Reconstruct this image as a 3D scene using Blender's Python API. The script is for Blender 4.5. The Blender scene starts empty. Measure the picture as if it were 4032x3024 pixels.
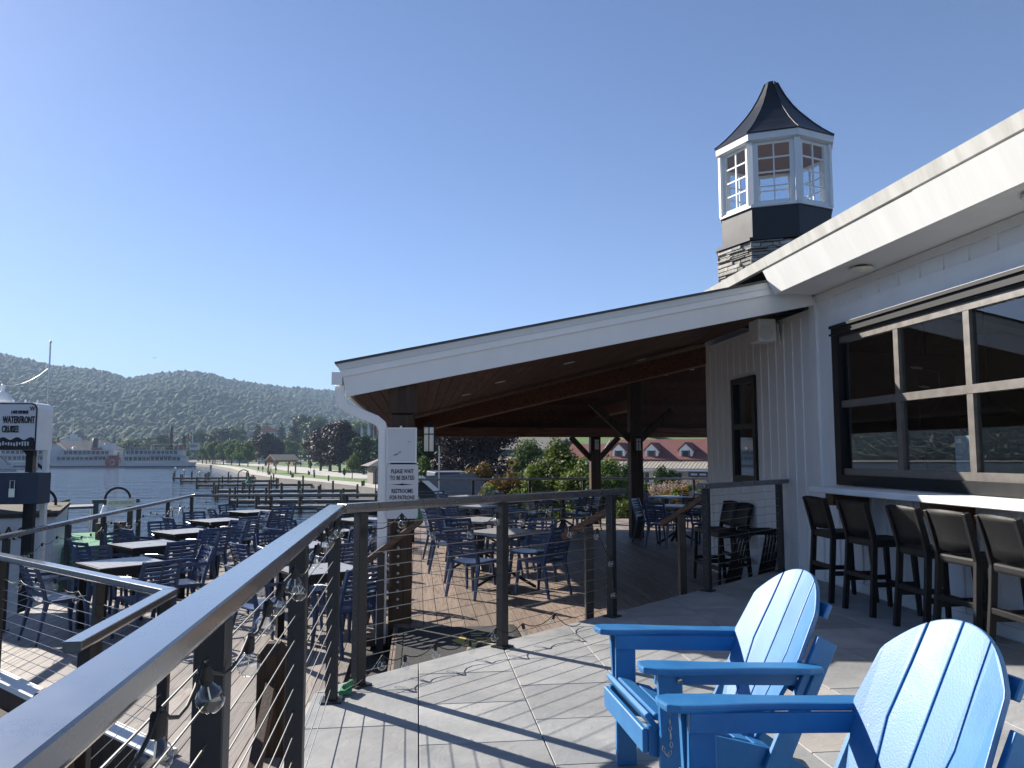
import bpy, math, random
import numpy as np
from mathutils import Vector, Matrix, noise as mnoise
random.seed(7); RNG = np.random.default_rng(11)
R = math.radians; PI = math.pi
SC = bpy.context.scene
COL = SC.collection

# ------------------------------------------------------------------ camera
F, CX, CY, HC = 3050.0, 2016.0, 1512.0, 1.36
PITCH = math.atan(278 / F); YAW = math.atan((2016 - 1645) / math.hypot(F, 278))
cam = bpy.data.cameras.new('camera'); camo = bpy.data.objects.new('camera', cam); COL.objects.link(camo)
cam.sensor_fit = 'HORIZONTAL'; cam.sensor_width = 36; cam.lens = 36 * F / 4032
cam.clip_start = .05; cam.clip_end = 30000
camo.location = (0, 0, HC); camo.rotation_euler = (PI / 2 + PITCH, 0, -YAW)
SC.camera = camo

# ------------------------------------------------------------------ light
SUN_AZ, SUN_EL = R(-44.5), R(29.6)          # azimuth from +Y, negative towards -X
w = bpy.data.worlds.new('World'); SC.world = w; w.use_nodes = True
wn = w.node_tree; bg = wn.nodes['Background']
sky = wn.nodes.new('ShaderNodeTexSky'); sky.sky_type = 'NISHITA'; sky.sun_disc = False
sky.sun_elevation = SUN_EL; sky.sun_rotation = SUN_AZ; sky.altitude = 300
sky.air_density = .8; sky.dust_density = .24; sky.ozone_density = 5.5
tint = wn.nodes.new('ShaderNodeMixRGB'); tint.blend_type = 'MULTIPLY'; tint.inputs[0].default_value = 1; tint.inputs[2].default_value = (.97, .90, .93, 1)   # white balance of the whole sky
wn.links.new(sky.outputs[0], tint.inputs[1]); wn.links.new(tint.outputs[0], bg.inputs[0]); bg.inputs[1].default_value = .060
sun = bpy.data.lights.new('sun', 'SUN'); suno = bpy.data.objects.new('sun', sun); COL.objects.link(suno)
sun.energy = 4.5; sun.angle = R(.53); sun.color = (1, .93, .83)
sd = Vector((math.sin(SUN_AZ) * math.cos(SUN_EL), math.cos(SUN_AZ) * math.cos(SUN_EL), math.sin(SUN_EL)))
suno.rotation_euler = sd.to_track_quat('Z', 'Y').to_euler(); suno.location = sd * 60
SC.view_settings.view_transform = 'Standard'; SC.view_settings.look = 'None'
SC.view_settings.exposure = 1.48; SC.view_settings.gamma = 1; SC.view_settings.use_curve_mapping = False
try:
    SC.cycles.max_bounces = 8; SC.cycles.transparent_max_bounces = 24; SC.cycles.volume_bounces = 0
    SC.cycles.caustics_reflective = False; SC.cycles.caustics_refractive = False
except Exception: pass

# ------------------------------------------------------------------ pixel -> place (a direction; distance from what it touches)
_cy, _sy, _cp, _sp = math.cos(YAW), math.sin(YAW), math.cos(PITCH), math.sin(PITCH)
FW = Vector((_sy * _cp, _cy * _cp, _sp)); RT = Vector((_cy, -_sy, 0)); UP = RT.cross(FW); CO = Vector((0, 0, HC))
def ray(x, y): return FW + RT * ((x - CX) / F) - UP * ((y - CY) / F)
def onz(x, y, z): d = ray(x, y); return CO + d * ((z - HC) / d.z)
def onp(x, y, p, n):
    d = ray(x, y); n = Vector(n); return CO + d * ((Vector(p) - CO).dot(n) / d.dot(n))
def ond(x, y, D): d = ray(x, y); return CO + d * (D / math.hypot(d.x, d.y))

# ------------------------------------------------------------------ materials
MATS = {}
def mat(name, col, rough=.6, metal=0, var=0, vscale=6, stretch=(1, 1, 1), bump=0, bscale=40, orand=0, spec=.5, coat=0, col2=None, detail=6, coord='Object'):
    if name in MATS: return MATS[name]
    m = bpy.data.materials.new(name); m.use_nodes = True; nt = m.node_tree; N = nt.nodes; L = nt.links
    b = N['Principled BSDF']; b.inputs['Base Color'].default_value = (*col, 1); b.inputs['Roughness'].default_value = rough
    b.inputs['Metallic'].default_value = metal; b.inputs['Specular IOR Level'].default_value = spec
    if coat: b.inputs['Coat Weight'].default_value = coat; b.inputs['Coat Roughness'].default_value = .15
    tc = N.new('ShaderNodeTexCoord'); mp = N.new('ShaderNodeMapping'); mp.inputs['Scale'].default_value = stretch
    L.new(tc.outputs[coord], mp.inputs[0])
    if var or col2:
        nz = N.new('ShaderNodeTexNoise'); nz.inputs['Scale'].default_value = vscale; nz.inputs['Detail'].default_value = detail; nz.inputs['Roughness'].default_value = .65
        L.new(mp.outputs[0], nz.inputs[0])
        rp = N.new('ShaderNodeValToRGB'); rp.color_ramp.elements[0].position = .28; rp.color_ramp.elements[1].position = .72
        c2 = col2 or tuple(c * (1 + var) for c in col); c1 = col if col2 else tuple(c * (1 - var) for c in col)
        rp.color_ramp.elements[0].color = (*c1, 1); rp.color_ramp.elements[1].color = (*c2, 1)
        L.new(nz.outputs[0], rp.inputs[0]); out = rp.outputs[0]
        if orand:
            oi = N.new('ShaderNodeObjectInfo'); hs = N.new('ShaderNodeHueSaturation'); mr = N.new('ShaderNodeMapRange')
            mr.inputs[3].default_value = 1 - orand; mr.inputs[4].default_value = 1 + orand
            L.new(oi.outputs['Random'], mr.inputs[0]); L.new(mr.outputs[0], hs.inputs['Value']); L.new(out, hs.inputs['Color']); out = hs.outputs[0]
            ad = N.new('ShaderNodeVectorMath'); ad.operation = 'ADD'; sc_ = N.new('ShaderNodeMath'); sc_.operation = 'MULTIPLY'; sc_.inputs[1].default_value = 57
            L.new(oi.outputs['Random'], sc_.inputs[0]); L.new(mp.outputs[0], ad.inputs[0]); L.new(sc_.outputs[0], ad.inputs[1]); L.new(ad.outputs[0], nz.inputs[0])
        L.new(out, b.inputs['Base Color'])
        rm = N.new('ShaderNodeMapRange'); rm.inputs[3].default_value = max(.02, rough - .08); rm.inputs[4].default_value = min(1, rough + .1)
        L.new(nz.outputs[0], rm.inputs[0]); L.new(rm.outputs[0], b.inputs['Roughness'])
    if bump:
        nb = N.new('ShaderNodeTexNoise'); nb.inputs['Scale'].default_value = bscale; nb.inputs['Detail'].default_value = 5
        L.new(mp.outputs[0], nb.inputs[0]); bp = N.new('ShaderNodeBump'); bp.inputs['Strength'].default_value = bump; bp.inputs['Distance'].default_value = .02
        L.new(nb.outputs[0], bp.inputs['Height']); L.new(bp.outputs[0], b.inputs['Normal'])
    MATS[name] = m; return m

def wood_mat(name, c1, c2, c3, axis='Y', rough=.55, ring=9, orand=.12, spec=.5):
    """composite / timber boards with cathedral grain running along one axis"""
    m = bpy.data.materials.new(name); m.use_nodes = True; nt = m.node_tree; N = nt.nodes; L = nt.links; b = N['Principled BSDF']
    tc = N.new('ShaderNodeTexCoord'); mp = N.new('ShaderNodeMapping'); oi = N.new('ShaderNodeObjectInfo')
    s = {'X': (.35, 7, 7), 'Y': (7, .35, 7), 'Z': (7, 7, .35)}[axis]; mp.inputs['Scale'].default_value = s
    ad = N.new('ShaderNodeVectorMath'); ad.operation = 'ADD'; k = N.new('ShaderNodeMath'); k.operation = 'MULTIPLY'; k.inputs[1].default_value = 31
    L.new(oi.outputs['Random'], k.inputs[0]); L.new(tc.outputs['Object'], ad.inputs[0]); L.new(k.outputs[0], ad.inputs[1]); L.new(ad.outputs[0], mp.inputs[0])
    nz = N.new('ShaderNodeTexNoise'); nz.inputs['Scale'].default_value = 1.3; nz.inputs['Detail'].default_value = 3; L.new(mp.outputs[0], nz.inputs[0])
    mu = N.new('ShaderNodeMath'); mu.operation = 'MULTIPLY'; mu.inputs[1].default_value = ring; L.new(nz.outputs[0], mu.inputs[0])
    fr = N.new('ShaderNodeMath'); fr.operation = 'PINGPONG'; fr.inputs[1].default_value = .5; L.new(mu.outputs[0], fr.inputs[0])
    rp = N.new('ShaderNodeValToRGB'); rp.color_ramp.elements[0].color = (*c1, 1); rp.color_ramp.elements[1].color = (*c2, 1)
    rp.color_ramp.elements[0].position = .05; rp.color_ramp.elements[1].position = .3; L.new(fr.outputs[0], rp.inputs[0])
    n2 = N.new('ShaderNodeTexNoise'); n2.inputs['Scale'].default_value = 1.1; n2.inputs['Detail'].default_value = 7; L.new(tc.outputs['Object'], n2.inputs[0])
    mx = N.new('ShaderNodeMixRGB'); mx.inputs[2].default_value = (*c3, 1); r2 = N.new('ShaderNodeMapRange'); r2.inputs[1].default_value = .4; r2.inputs[2].default_value = .7; r2.inputs[4].default_value = .7
    L.new(n2.outputs[0], r2.inputs[0]); L.new(r2.outputs[0], mx.inputs[0]); L.new(rp.outputs[0], mx.inputs[1])
    hs = N.new('ShaderNodeHueSaturation'); mr = N.new('ShaderNodeMapRange'); mr.inputs[3].default_value = 1 - orand; mr.inputs[4].default_value = 1 + orand
    L.new(oi.outputs['Random'], mr.inputs[0]); L.new(mr.outputs[0], hs.inputs['Value']); L.new(mx.outputs[0], hs.inputs['Color']); L.new(hs.outputs[0], b.inputs['Base Color'])
    b.inputs['Roughness'].default_value = rough; b.inputs['Specular IOR Level'].default_value = spec
    bp = N.new('ShaderNodeBump'); bp.inputs['Strength'].default_value = .25; bp.inputs['Distance'].default_value = .004; L.new(fr.outputs[0], bp.inputs['Height']); L.new(bp.outputs[0], b.inputs['Normal'])
    MATS[name] = m; return m

def glass_mat(name, tint=(.9, .95, .95), refl=1.0, rough=0.0, ior=1.5, dirt_sheen=0):
    m = bpy.data.materials.new(name); m.use_nodes = True; nt = m.node_tree; N = nt.nodes; L = nt.links
    for n in list(N): N.remove(n)
    o = N.new('ShaderNodeOutputMaterial'); t = N.new('ShaderNodeBsdfTransparent'); g = N.new('ShaderNodeBsdfGlossy'); mx = N.new('ShaderNodeMixShader'); f = N.new('ShaderNodeFresnel')
    t.inputs[0].default_value = (*tint, 1); g.inputs['Roughness'].default_value = rough; f.inputs[0].default_value = ior
    mu = N.new('ShaderNodeMath'); mu.operation = 'MULTIPLY'; mu.inputs[1].default_value = refl; mu.use_clamp = True
    ge = N.new('ShaderNodeNewGeometry'); inv_ = N.new('ShaderNodeMath'); inv_.operation = 'SUBTRACT'; inv_.inputs[0].default_value = 1; L.new(ge.outputs['Backfacing'], inv_.inputs[1]); m0 = N.new('ShaderNodeMath'); m0.operation = 'MULTIPLY'; L.new(f.outputs[0], m0.inputs[0]); L.new(inv_.outputs[0], m0.inputs[1])
    L.new(m0.outputs[0], mu.inputs[0]); L.new(mu.outputs[0], mx.inputs[0]); L.new(t.outputs[0], mx.inputs[1]); L.new(g.outputs[0], mx.inputs[2])
    out = mx.outputs[0]
    if dirt_sheen:
        d = N.new('ShaderNodeBsdfDiffuse'); d.inputs[0].default_value = (.5, .5, .5, 1); m2 = N.new('ShaderNodeMixShader'); nz = N.new('ShaderNodeTexNoise'); nz.inputs['Scale'].default_value = 70; nz.inputs['Detail'].default_value = 4; nz.inputs['Roughness'].default_value = .6
        tc = N.new('ShaderNodeTexCoord'); L.new(tc.outputs['Object'], nz.inputs[0]); mr = N.new('ShaderNodeMapRange'); mr.inputs[1].default_value = .62; mr.inputs[2].default_value = .78; mr.inputs[4].default_value = dirt_sheen
        L.new(nz.outputs[0], mr.inputs[0]); L.new(mr.outputs[0], m2.inputs[0]); L.new(out, m2.inputs[1]); L.new(d.outputs[0], m2.inputs[2]); out = m2.outputs[0]
    L.new(out, o.inputs[0]); MATS[name] = m; return m

def leaf_mat(name, c1, c2, trans=.35, rough=.6):
    m = bpy.data.materials.new(name); m.use_nodes = True; nt = m.node_tree; N = nt.nodes; L = nt.links
    for n in list(N): N.remove(n)
    o = N.new('ShaderNodeOutputMaterial'); d = N.new('ShaderNodeBsdfPrincipled'); t = N.new('ShaderNodeBsdfTranslucent'); mx = N.new('ShaderNodeMixShader'); mx.inputs[0].default_value = trans
    d.inputs['Roughness'].default_value = rough; d.inputs['Specular IOR Level'].default_value = .3
    g = N.new('ShaderNodeNewGeometry'); oi = N.new('ShaderNodeObjectInfo'); tc = N.new('ShaderNodeTexCoord')
    nz = N.new('ShaderNodeTexNoise'); nz.inputs['Scale'].default_value = .9; nz.inputs['Detail'].default_value = 3; L.new(tc.outputs['Object'], nz.inputs[0])
    a = N.new('ShaderNodeMath'); a.operation = 'ADD'; L.new(nz.outputs[0], a.inputs[0])
    s = N.new('ShaderNodeMath'); s.operation = 'MULTIPLY_ADD'; s.inputs[1].default_value = .55; s.inputs[2].default_value = -.28; L.new(g.outputs['Random Per Island'], s.inputs[0]); L.new(s.outputs[0], a.inputs[1])
    rp = N.new('ShaderNodeValToRGB'); rp.color_ramp.elements[0].position = .2; rp.color_ramp.elements[1].position = .8
    rp.color_ramp.elements[0].color = (*c1, 1); rp.color_ramp.elements[1].color = (*c2, 1); L.new(a.outputs[0], rp.inputs[0])
    hs = N.new('ShaderNodeHueSaturation'); mr = N.new('ShaderNodeMapRange'); mr.inputs[3].default_value = .78; mr.inputs[4].default_value = 1.2; L.new(oi.outputs['Random'], mr.inputs[0]); L.new(mr.outputs[0], hs.inputs['Value']); L.new(rp.outputs[0], hs.inputs['Color'])
    L.new(hs.outputs[0], d.inputs['Base Color']); L.new(hs.outputs[0], t.inputs[0])
    L.new(d.outputs[0], mx.inputs[1]); L.new(t.outputs[0], mx.inputs[2]); L.new(mx.outputs[0], o.inputs[0]); MATS[name] = m; return m

M = MATS
mat('black_metal', (.013, .014, .018), .42, .0, .25, 9, spec=.5, orand=0)
mat('bronze_rail', (.052, .055, .062), .28, .0, .2, 14, spec=1.0, coat=1.0, bump=.015, bscale=300)
mat('steel', (.55, .55, .52), .32, 1, .15, 20)
mat('galv_cable', (.38, .37, .34), .35, .9)
mat('white_paint', (.78, .79, .78), .5, 0, .05, 3, bump=.02, bscale=60)
mat('fascia_white', (.70, .71, .70), .5, 0, 0, 1.6, stretch=(1, 4, .45), col2=(.80, .81, .80), bump=.03, bscale=30)
mat('white_siding', (.79, .80, .80), .55, 0, .05, 2.2, stretch=(1, 1, .25), bump=.02, bscale=80)
mat('weathered_band', (.40, .40, .37), .6, 0, 0, 2.6, stretch=(1, 3, .6), col2=(.60, .60, .58), bump=.03, bscale=40)
mat('roof_metal', (.05, .05, .055), .45, .3, .2, 5)
mat('window_black', (.007, .008, .010), .5, 0, .2, 12, spec=.3)
mat('bronze_frame', (.16, .15, .14), .4, .5, .15, 12)
mat('stool_black', (.008, .008, .009), .55, 0, .2, 30, bump=.03, bscale=500, spec=.3)
mat('chair_navy', (.034, .060, .130), .32, 0, .2, 10, orand=.18, spec=.5)
mat('adirondack_blue', (.010, .115, .31), .47, 0, .18, 7, bump=.05, bscale=150, orand=.05, spec=.5, col2=(.024, .17, .385), detail=10)
mat('table_grey', (.30, .30, .30), .34, 0, .15, 18, stretch=(6, 1, 1), bump=.03, bscale=120)
mat('cable_black', (.006, .006, .006), .6)
mat('rubber', (.012, .012, .012), .7, bump=.2, bscale=200)
mat('screw', (.6, .58, .55), .3, 1)
mat('copper_brown', (.02, .016, .014), .35, .2, .3, 10)
mat('light_grey_plastic', (.62, .64, .62), .5)
mat('mat_grey', (.035, .036, .038), .9, 0, .3, 60, bump=.4, bscale=180)
mat('mat_yellow', (.42, .33, .10), .9, 0, .3, 60)
mat('red_paint', (.24, .018, .022), .5, 0, .15, 8)
mat('ink', (.006, .006, .012), .6)
mat('concrete', (.36, .34, .31), .9, 0, .18, .6, bump=.2, bscale=12)
mat('asphalt', (.055, .055, .055), .9, 0, .2, .3, bump=.2, bscale=15)
mat('grass', (.045, .10, .012), .9, 0, 0, .7, col2=(.10, .17, .02), bump=.6, bscale=30)
mat('earth', (.09, .07, .05), .95, 0, .3, .5, bump=.3, bscale=5)
mat('stone_wall', (.20, .185, .16), .9, 0, .4, 3, bump=.6, bscale=14)
mat('boat_white', (.50, .52, .54), .4, 0, .06, 1.0)
mat('boat_dark', (.02, .02, .025), .5)
mat('glass_dark', (.03, .04, .05), .08, 0, spec=.8)
mat('dock_wood', (.20, .17, .14), .85, 0, .3, 4, stretch=(1, .3, 1), bump=.2, bscale=30)
mat('pile_wood', (.05, .042, .035), .9, 0, .4, 6, stretch=(1, 1, .2), bump=.3, bscale=30)
mat('bark', (.05, .04, .03), .95, 0, .4, 8, stretch=(1, 1, .2), bump=.6, bscale=25)
mat('red_shingle', (.13, .038, .034), .85, 0, .25, 2, stretch=(1, 1, 3), bump=.2, bscale=20)
mat('grey_roof', (.13, .12, .115), .85, 0, .25, 2, bump=.2, bscale=14)
mat('tan_roof', (.28, .24, .18), .8, 0, .2, 2)
mat('cedar', (.38, .18, .07), .7, 0, .3, 6, stretch=(1, 1, .2))
mat('navy_wall', (.03, .045, .075), .7, 0, .15, 4)
mat('tower_black', (.014, .015, .019), .4, .2, .15, 4)
mat('tower_copper', (.14, .075, .055), .5, .3, .2, 4)
mat('skin', (.45, .28, .2), .6)
mat('green_carpet', (.06, .22, .12), .9, 0, .2, 4)
mat('yellow_paint', (.55, .33, .02), .5)
mat('lamp_glass', (.75, .72, .62), .4)
mat('chain', (.5, .46, .4), .35, 1)
mat('stone_a', (.36, .345, .315), .85, 0, .35, 7, bump=.7, bscale=16, orand=.4)
wood_mat('deck_wood', (.15, .105, .08), (.255, .195, .155), (.21, .165, .135), 'Y', .55, 12, .22)
wood_mat('deck_wood_grey', (.175, .145, .125), (.275, .24, .215), (.22, .195, .175), 'Y', .55, 12, .2)
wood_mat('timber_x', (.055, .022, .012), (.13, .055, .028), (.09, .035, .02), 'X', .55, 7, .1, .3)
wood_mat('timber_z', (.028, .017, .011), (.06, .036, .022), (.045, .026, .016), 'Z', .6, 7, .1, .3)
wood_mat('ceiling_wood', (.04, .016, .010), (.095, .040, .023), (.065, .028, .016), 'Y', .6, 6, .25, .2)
wood_mat('handrail_wood', (.055, .025, .013), (.12, .06, .032), (.085, .042, .024), 'X', .5, 8)
glass_mat('window_glass', (.80, .84, .84), 3.0, 0, 1.5, .08)
glass_mat('bulb_glass', (.93, .95, .96), 3.0, .03, 1.5, .22)  # last value: white film painted in as rim sheen so the bulbs show
glass_mat('clear_pane', (.92, .95, .97), 1.0, 0, 1.5)
leaf_mat('leaf_mid', (.030, .065, .012), (.11, .17, .028), .42)
leaf_mat('leaf_light', (.050, .085, .014), (.15, .20, .035), .4)
leaf_mat('leaf_dark', (.014, .036, .012), (.055, .095, .026), .3)
leaf_mat('leaf_purple', (.010, .007, .011), (.045, .026, .032), .15)
leaf_mat('leaf_pine', (.011, .030, .014), (.045, .080, .028), .2)
leaf_mat('leaf_autumn', (.06, .06, .012), (.20, .11, .03), .4)
leaf_mat('plume', (.22, .15, .12), (.42, .33, .27), .5)
leaf_mat('flower', (.50, .28, .01), (.75, .50, .02), .3)

# slate-look porcelain paving
def tile_mat():
    m = bpy.data.materials.new('paving'); m.use_nodes = True; nt = m.node_tree; N = nt.nodes; L = nt.links; b = N['Principled BSDF']
    tc = N.new('ShaderNodeTexCoord'); oi = N.new('ShaderNodeObjectInfo'); ad = N.new('ShaderNodeVectorMath'); ad.operation = 'ADD'; k = N.new('ShaderNodeMath'); k.operation = 'MULTIPLY'; k.inputs[1].default_value = 43
    L.new(oi.outputs['Random'], k.inputs[0]); L.new(tc.outputs['Object'], ad.inputs[0]); L.new(k.outputs[0], ad.inputs[1])
    n1 = N.new('ShaderNodeTexNoise'); n1.inputs['Scale'].default_value = 2.2; n1.inputs['Detail'].default_value = 8; n1.inputs['Roughness'].default_value = .62; n1.inputs['Distortion'].default_value = .6
    n2 = N.new('ShaderNodeTexNoise'); n2.inputs['Scale'].default_value = 11; n2.inputs['Detail'].default_value = 6; n2.inputs['Distortion'].default_value = 1.8
    L.new(ad.outputs[0], n1.inputs[0]); L.new(ad.outputs[0], n2.inputs[0])
    rp = N.new('ShaderNodeValToRGB'); e = rp.color_ramp.elements; e[0].position = .3; e[0].color = (.24, .25, .26, 1); e[1].position = .72; e[1].color = (.37, .37, .362, 1)
    L.new(n1.outputs[0], rp.inputs[0])
    rust = N.new('ShaderNodeMixRGB'); rust.inputs[2].default_value = (.34, .27, .20, 1)
    c = N.new('ShaderNodeMapRange'); c.inputs[1].default_value = .86; c.inputs[2].default_value = 1; c.inputs[4].default_value = .75; L.new(oi.outputs['Random'], c.inputs[0])
    c2 = N.new('ShaderNodeMath'); c2.operation = 'MULTIPLY'; L.new(c.outputs[0], c2.inputs[0]); L.new(n1.outputs[0], c2.inputs[1]); L.new(c2.outputs[0], rust.inputs[0]); L.new(rp.outputs[0], rust.inputs[1])
    hs = N.new('ShaderNodeHueSaturation'); mr = N.new('ShaderNodeMapRange'); mr.inputs[3].default_value = .86; mr.inputs[4].default_value = 1.12; L.new(oi.outputs['Random'], mr.inputs[0]); L.new(mr.outputs[0], hs.inputs['Value']); L.new(rust.outputs[0], hs.inputs['Color'])
    n3 = N.new('ShaderNodeTexNoise'); n3.inputs['Scale'].default_value = 1.1; n3.inputs['Detail'].default_value = 9; n3.inputs['Roughness'].default_value = .7; L.new(tc.outputs['Object'], n3.inputs[0])
    g3 = N.new('ShaderNodeMapRange'); g3.inputs[1].default_value = .36; g3.inputs[2].default_value = .62; g3.inputs[3].default_value = .80; g3.inputs[4].default_value = 1.06; L.new(n3.outputs[0], g3.inputs[0]); gm = N.new('ShaderNodeMixRGB'); gm.blend_type = 'MULTIPLY'; gm.inputs[0].default_value = 1; L.new(hs.outputs[0], gm.inputs[1]); L.new(g3.outputs[0], gm.inputs[2])
    L.new(gm.outputs[0], b.inputs['Base Color']); b.inputs['Roughness'].default_value = .62; b.inputs['Specular IOR Level'].default_value = .35
    bp = N.new('ShaderNodeBump'); bp.inputs['Strength'].default_value = .55; bp.inputs['Distance'].default_value = .006
    mx = N.new('ShaderNodeMath'); mx.operation = 'ADD'; L.new(n1.outputs[0], mx.inputs[0]); L.new(n2.outputs[0], mx.inputs[1]); L.new(mx.outputs[0], bp.inputs['Height']); L.new(bp.outputs[0], b.inputs['Normal'])
    MATS['paving'] = m
tile_mat()

# ------------------------------------------------------------------ mesh builder
class MB:
    def __init__(s): s.v = []; s.f = []
    def add(s, vs, fs):
        o = len(s.v); s.v += [tuple(v) for v in vs]; s.f += [tuple(i + o for i in f) for f in fs]; return s
    def box(s, x0, x1, y0, y1, z0, z1):
        return s.add([(x0, y0, z0), (x1, y0, z0), (x1, y1, z0), (x0, y1, z0), (x0, y0, z1), (x1, y0, z1), (x1, y1, z1), (x0, y1, z1)],
                     [(0, 3, 2, 1), (4, 5, 6, 7), (0, 1, 5, 4), (1, 2, 6, 5), (2, 3, 7, 6), (3, 0, 4, 7)])
    def cbox(s, c, sz): return s.box(c[0] - sz[0] / 2, c[0] + sz[0] / 2, c[1] - sz[1] / 2, c[1] + sz[1] / 2, c[2] - sz[2] / 2, c[2] + sz[2] / 2)
    def bar(s, a, b, w, h, upv=(0, 0, 1), w2=None, h2=None):
        a = Vector(a); b = Vector(b); d = (b - a).normalized(); u = Vector(upv); sd_ = d.cross(u)
        if sd_.length < 1e-5: sd_ = d.cross(Vector((0, 1, 0)))
        sd_.normalize(); u = sd_.cross(d); w2 = w2 or w; h2 = h2 or h
        vs = [p + sd_ * (i * ww / 2) + u * (j * hh / 2) for p, ww, hh in ((a, w, h), (b, w2, h2)) for i, j in ((-1, -1), (1, -1), (1, 1), (-1, 1))]
        return s.add(vs, [(3, 2, 1, 0), (4, 5, 6, 7), (0, 1, 5, 4), (1, 2, 6, 5), (2, 3, 7, 6), (3, 0, 4, 7)])
    def tube(s, pts, r, n=6, cap=True):
        pts = [Vector(p) for p in pts]; rs = r if isinstance(r, (list, tuple)) else [r] * len(pts); base = len(s.v)
        t0 = (pts[1] - pts[0]).normalized(); u = t0.cross(Vector((0, 0, 1)))
        if u.length < .05: u = t0.cross(Vector((1, 0, 0)))
        u.normalize()
        for i, p in enumerate(pts):
            t = (pts[min(i + 1, len(pts) - 1)] - pts[max(i - 1, 0)]).normalized(); u = (u - t * u.dot(t)).normalized(); v = t.cross(u)
            for k in range(n): a = 2 * PI * k / n; s.v.append(tuple(p + (u * math.cos(a) + v * math.sin(a)) * rs[i]))
        for i in range(len(pts) - 1):
            for k in range(n):
                a = base + i * n + k; b_ = base + i * n + (k + 1) % n; s.f.append((a, b_, b_ + n, a + n))
        if cap: s.f.append(tuple(base + k for k in reversed(range(n)))); s.f.append(tuple(base + (len(pts) - 1) * n + k for k in range(n)))
        return s
    def ribbon(s, pts, w, h, upv=(0, 0, 1)):
        """rectangular section swept along a path"""
        pts = [Vector(p) for p in pts]; base = len(s.v); up = Vector(upv)
        for i, p in enumerate(pts):
            t = (pts[min(i + 1, len(pts) - 1)] - pts[max(i - 1, 0)]).normalized(); sd_ = t.cross(up).normalized(); u = sd_.cross(t)
            for a, b_ in ((-1, -1), (1, -1), (1, 1), (-1, 1)): s.v.append(tuple(p + sd_ * (a * w / 2) + u * (b_ * h / 2)))
        for i in range(len(pts) - 1):
            for k in range(4): a = base + i * 4 + k; b_ = base + i * 4 + (k + 1) % 4; s.f.append((a, b_, b_ + 4, a + 4))
        s.f.append((base + 3, base + 2, base + 1, base)); e = base + (len(pts) - 1) * 4; s.f.append((e, e + 1, e + 2, e + 3)); return s
    def lathe(s, prof, n=12, c=(0, 0, 0), rot=0):
        base = len(s.v)
        for r, z in prof:
            for k in range(n): a = 2 * PI * k / n + rot; s.v.append((c[0] + r * math.cos(a), c[1] + r * math.sin(a), c[2] + z))
        for i in range(len(prof) - 1):
            for k in range(n): a = base + i * n + k; b_ = base + i * n + (k + 1) % n; s.f.append((a, b_, b_ + n, a + n))
        s.f.append(tuple(base + k for k in reversed(range(n)))); e = base + (len(prof) - 1) * n; s.f.append(tuple(e + k for k in range(n))); return s
    def prism(s, poly, z0, z1):
        n = len(poly); return s.add([(x, y, z0) for x, y in poly] + [(x, y, z1) for x, y in poly], [tuple(reversed(range(n))), tuple(range(n, 2 * n))] + [(i, (i + 1) % n, (i + 1) % n + n, i + n) for i in range(n)])
    def extr(s, poly3, d):
        n = len(poly3); d = Vector(d); return s.add([Vector(p) for p in poly3] + [Vector(p) + d for p in poly3], [tuple(reversed(range(n))), tuple(range(n, 2 * n))] + [(i, (i + 1) % n, (i + 1) % n + n, i + n) for i in range(n)])
    def build(s, name, m, parent=None, smooth=False, bevel=0, world=False, seg=1):
        me = bpy.data.meshes.new(name); vs = s.v
        if world and parent is not None:
            inv = rootmat(parent).inverted(); vs = [tuple(inv @ Vector(v)) for v in vs]
        me.from_pydata(vs, [], s.f); me.update(); me.validate()
        import bmesh
        bm = bmesh.new(); bm.from_mesh(me); bmesh.ops.recalc_face_normals(bm, faces=bm.faces)
        if bevel: bmesh.ops.bevel(bm, geom=[e for e in bm.edges if len(e.link_faces) == 2 and e.calc_face_angle(0) > .5], offset=bevel, segments=seg, affect='EDGES', profile=.6, clamp_overlap=True)
        bm.to_mesh(me); bm.free()
        if smooth: me.polygons.foreach_set('use_smooth', [True] * len(me.polygons))
        me.materials.append(M[m] if isinstance(m, str) else m)
        return link(name, me, parent)
def rootmat(o):
    mm = Matrix.Translation(o.location) @ o.rotation_euler.to_matrix().to_4x4() @ Matrix.Diagonal((*o.scale, 1))
    return (rootmat(o.parent) @ mm) if o.parent else mm
def link(name, data, parent=None):
    o = bpy.data.objects.new(name, data); COL.objects.link(o)
    if parent is not None: o.parent = parent
    return o
def tag(o, label, cat, group=None):
    o['label'] = label; o['category'] = cat
    if group: o['group'] = group
    return o
def thing(name, label, cat, loc=(0, 0, 0), rz=0, group=None):
    o = bpy.data.objects.new(name, None); COL.objects.link(o); o.location = loc; o.rotation_euler = (0, 0, rz); o.empty_display_size = .1
    return tag(o, label, cat, group)
def struct(o): o['kind'] = 'structure'; return o
def dup(root, loc, rz=0, label=None, group=None, sc=None):
    c = root.copy(); COL.objects.link(c); c.location = loc; c.rotation_euler = (0, 0, rz)
    if sc: c.scale = sc if isinstance(sc, (tuple, list)) else (sc,) * 3
    if label: c['label'] = label
    if group: c['group'] = group
    for ch in KIDS.setdefault(root.name, list(root.children)):
        d = ch.copy(); COL.objects.link(d); d.parent = c
        for g in KIDS.setdefault(ch.name, list(ch.children)):
            e = g.copy(); COL.objects.link(e); e.parent = d
    return c
KIDS = {}
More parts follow.
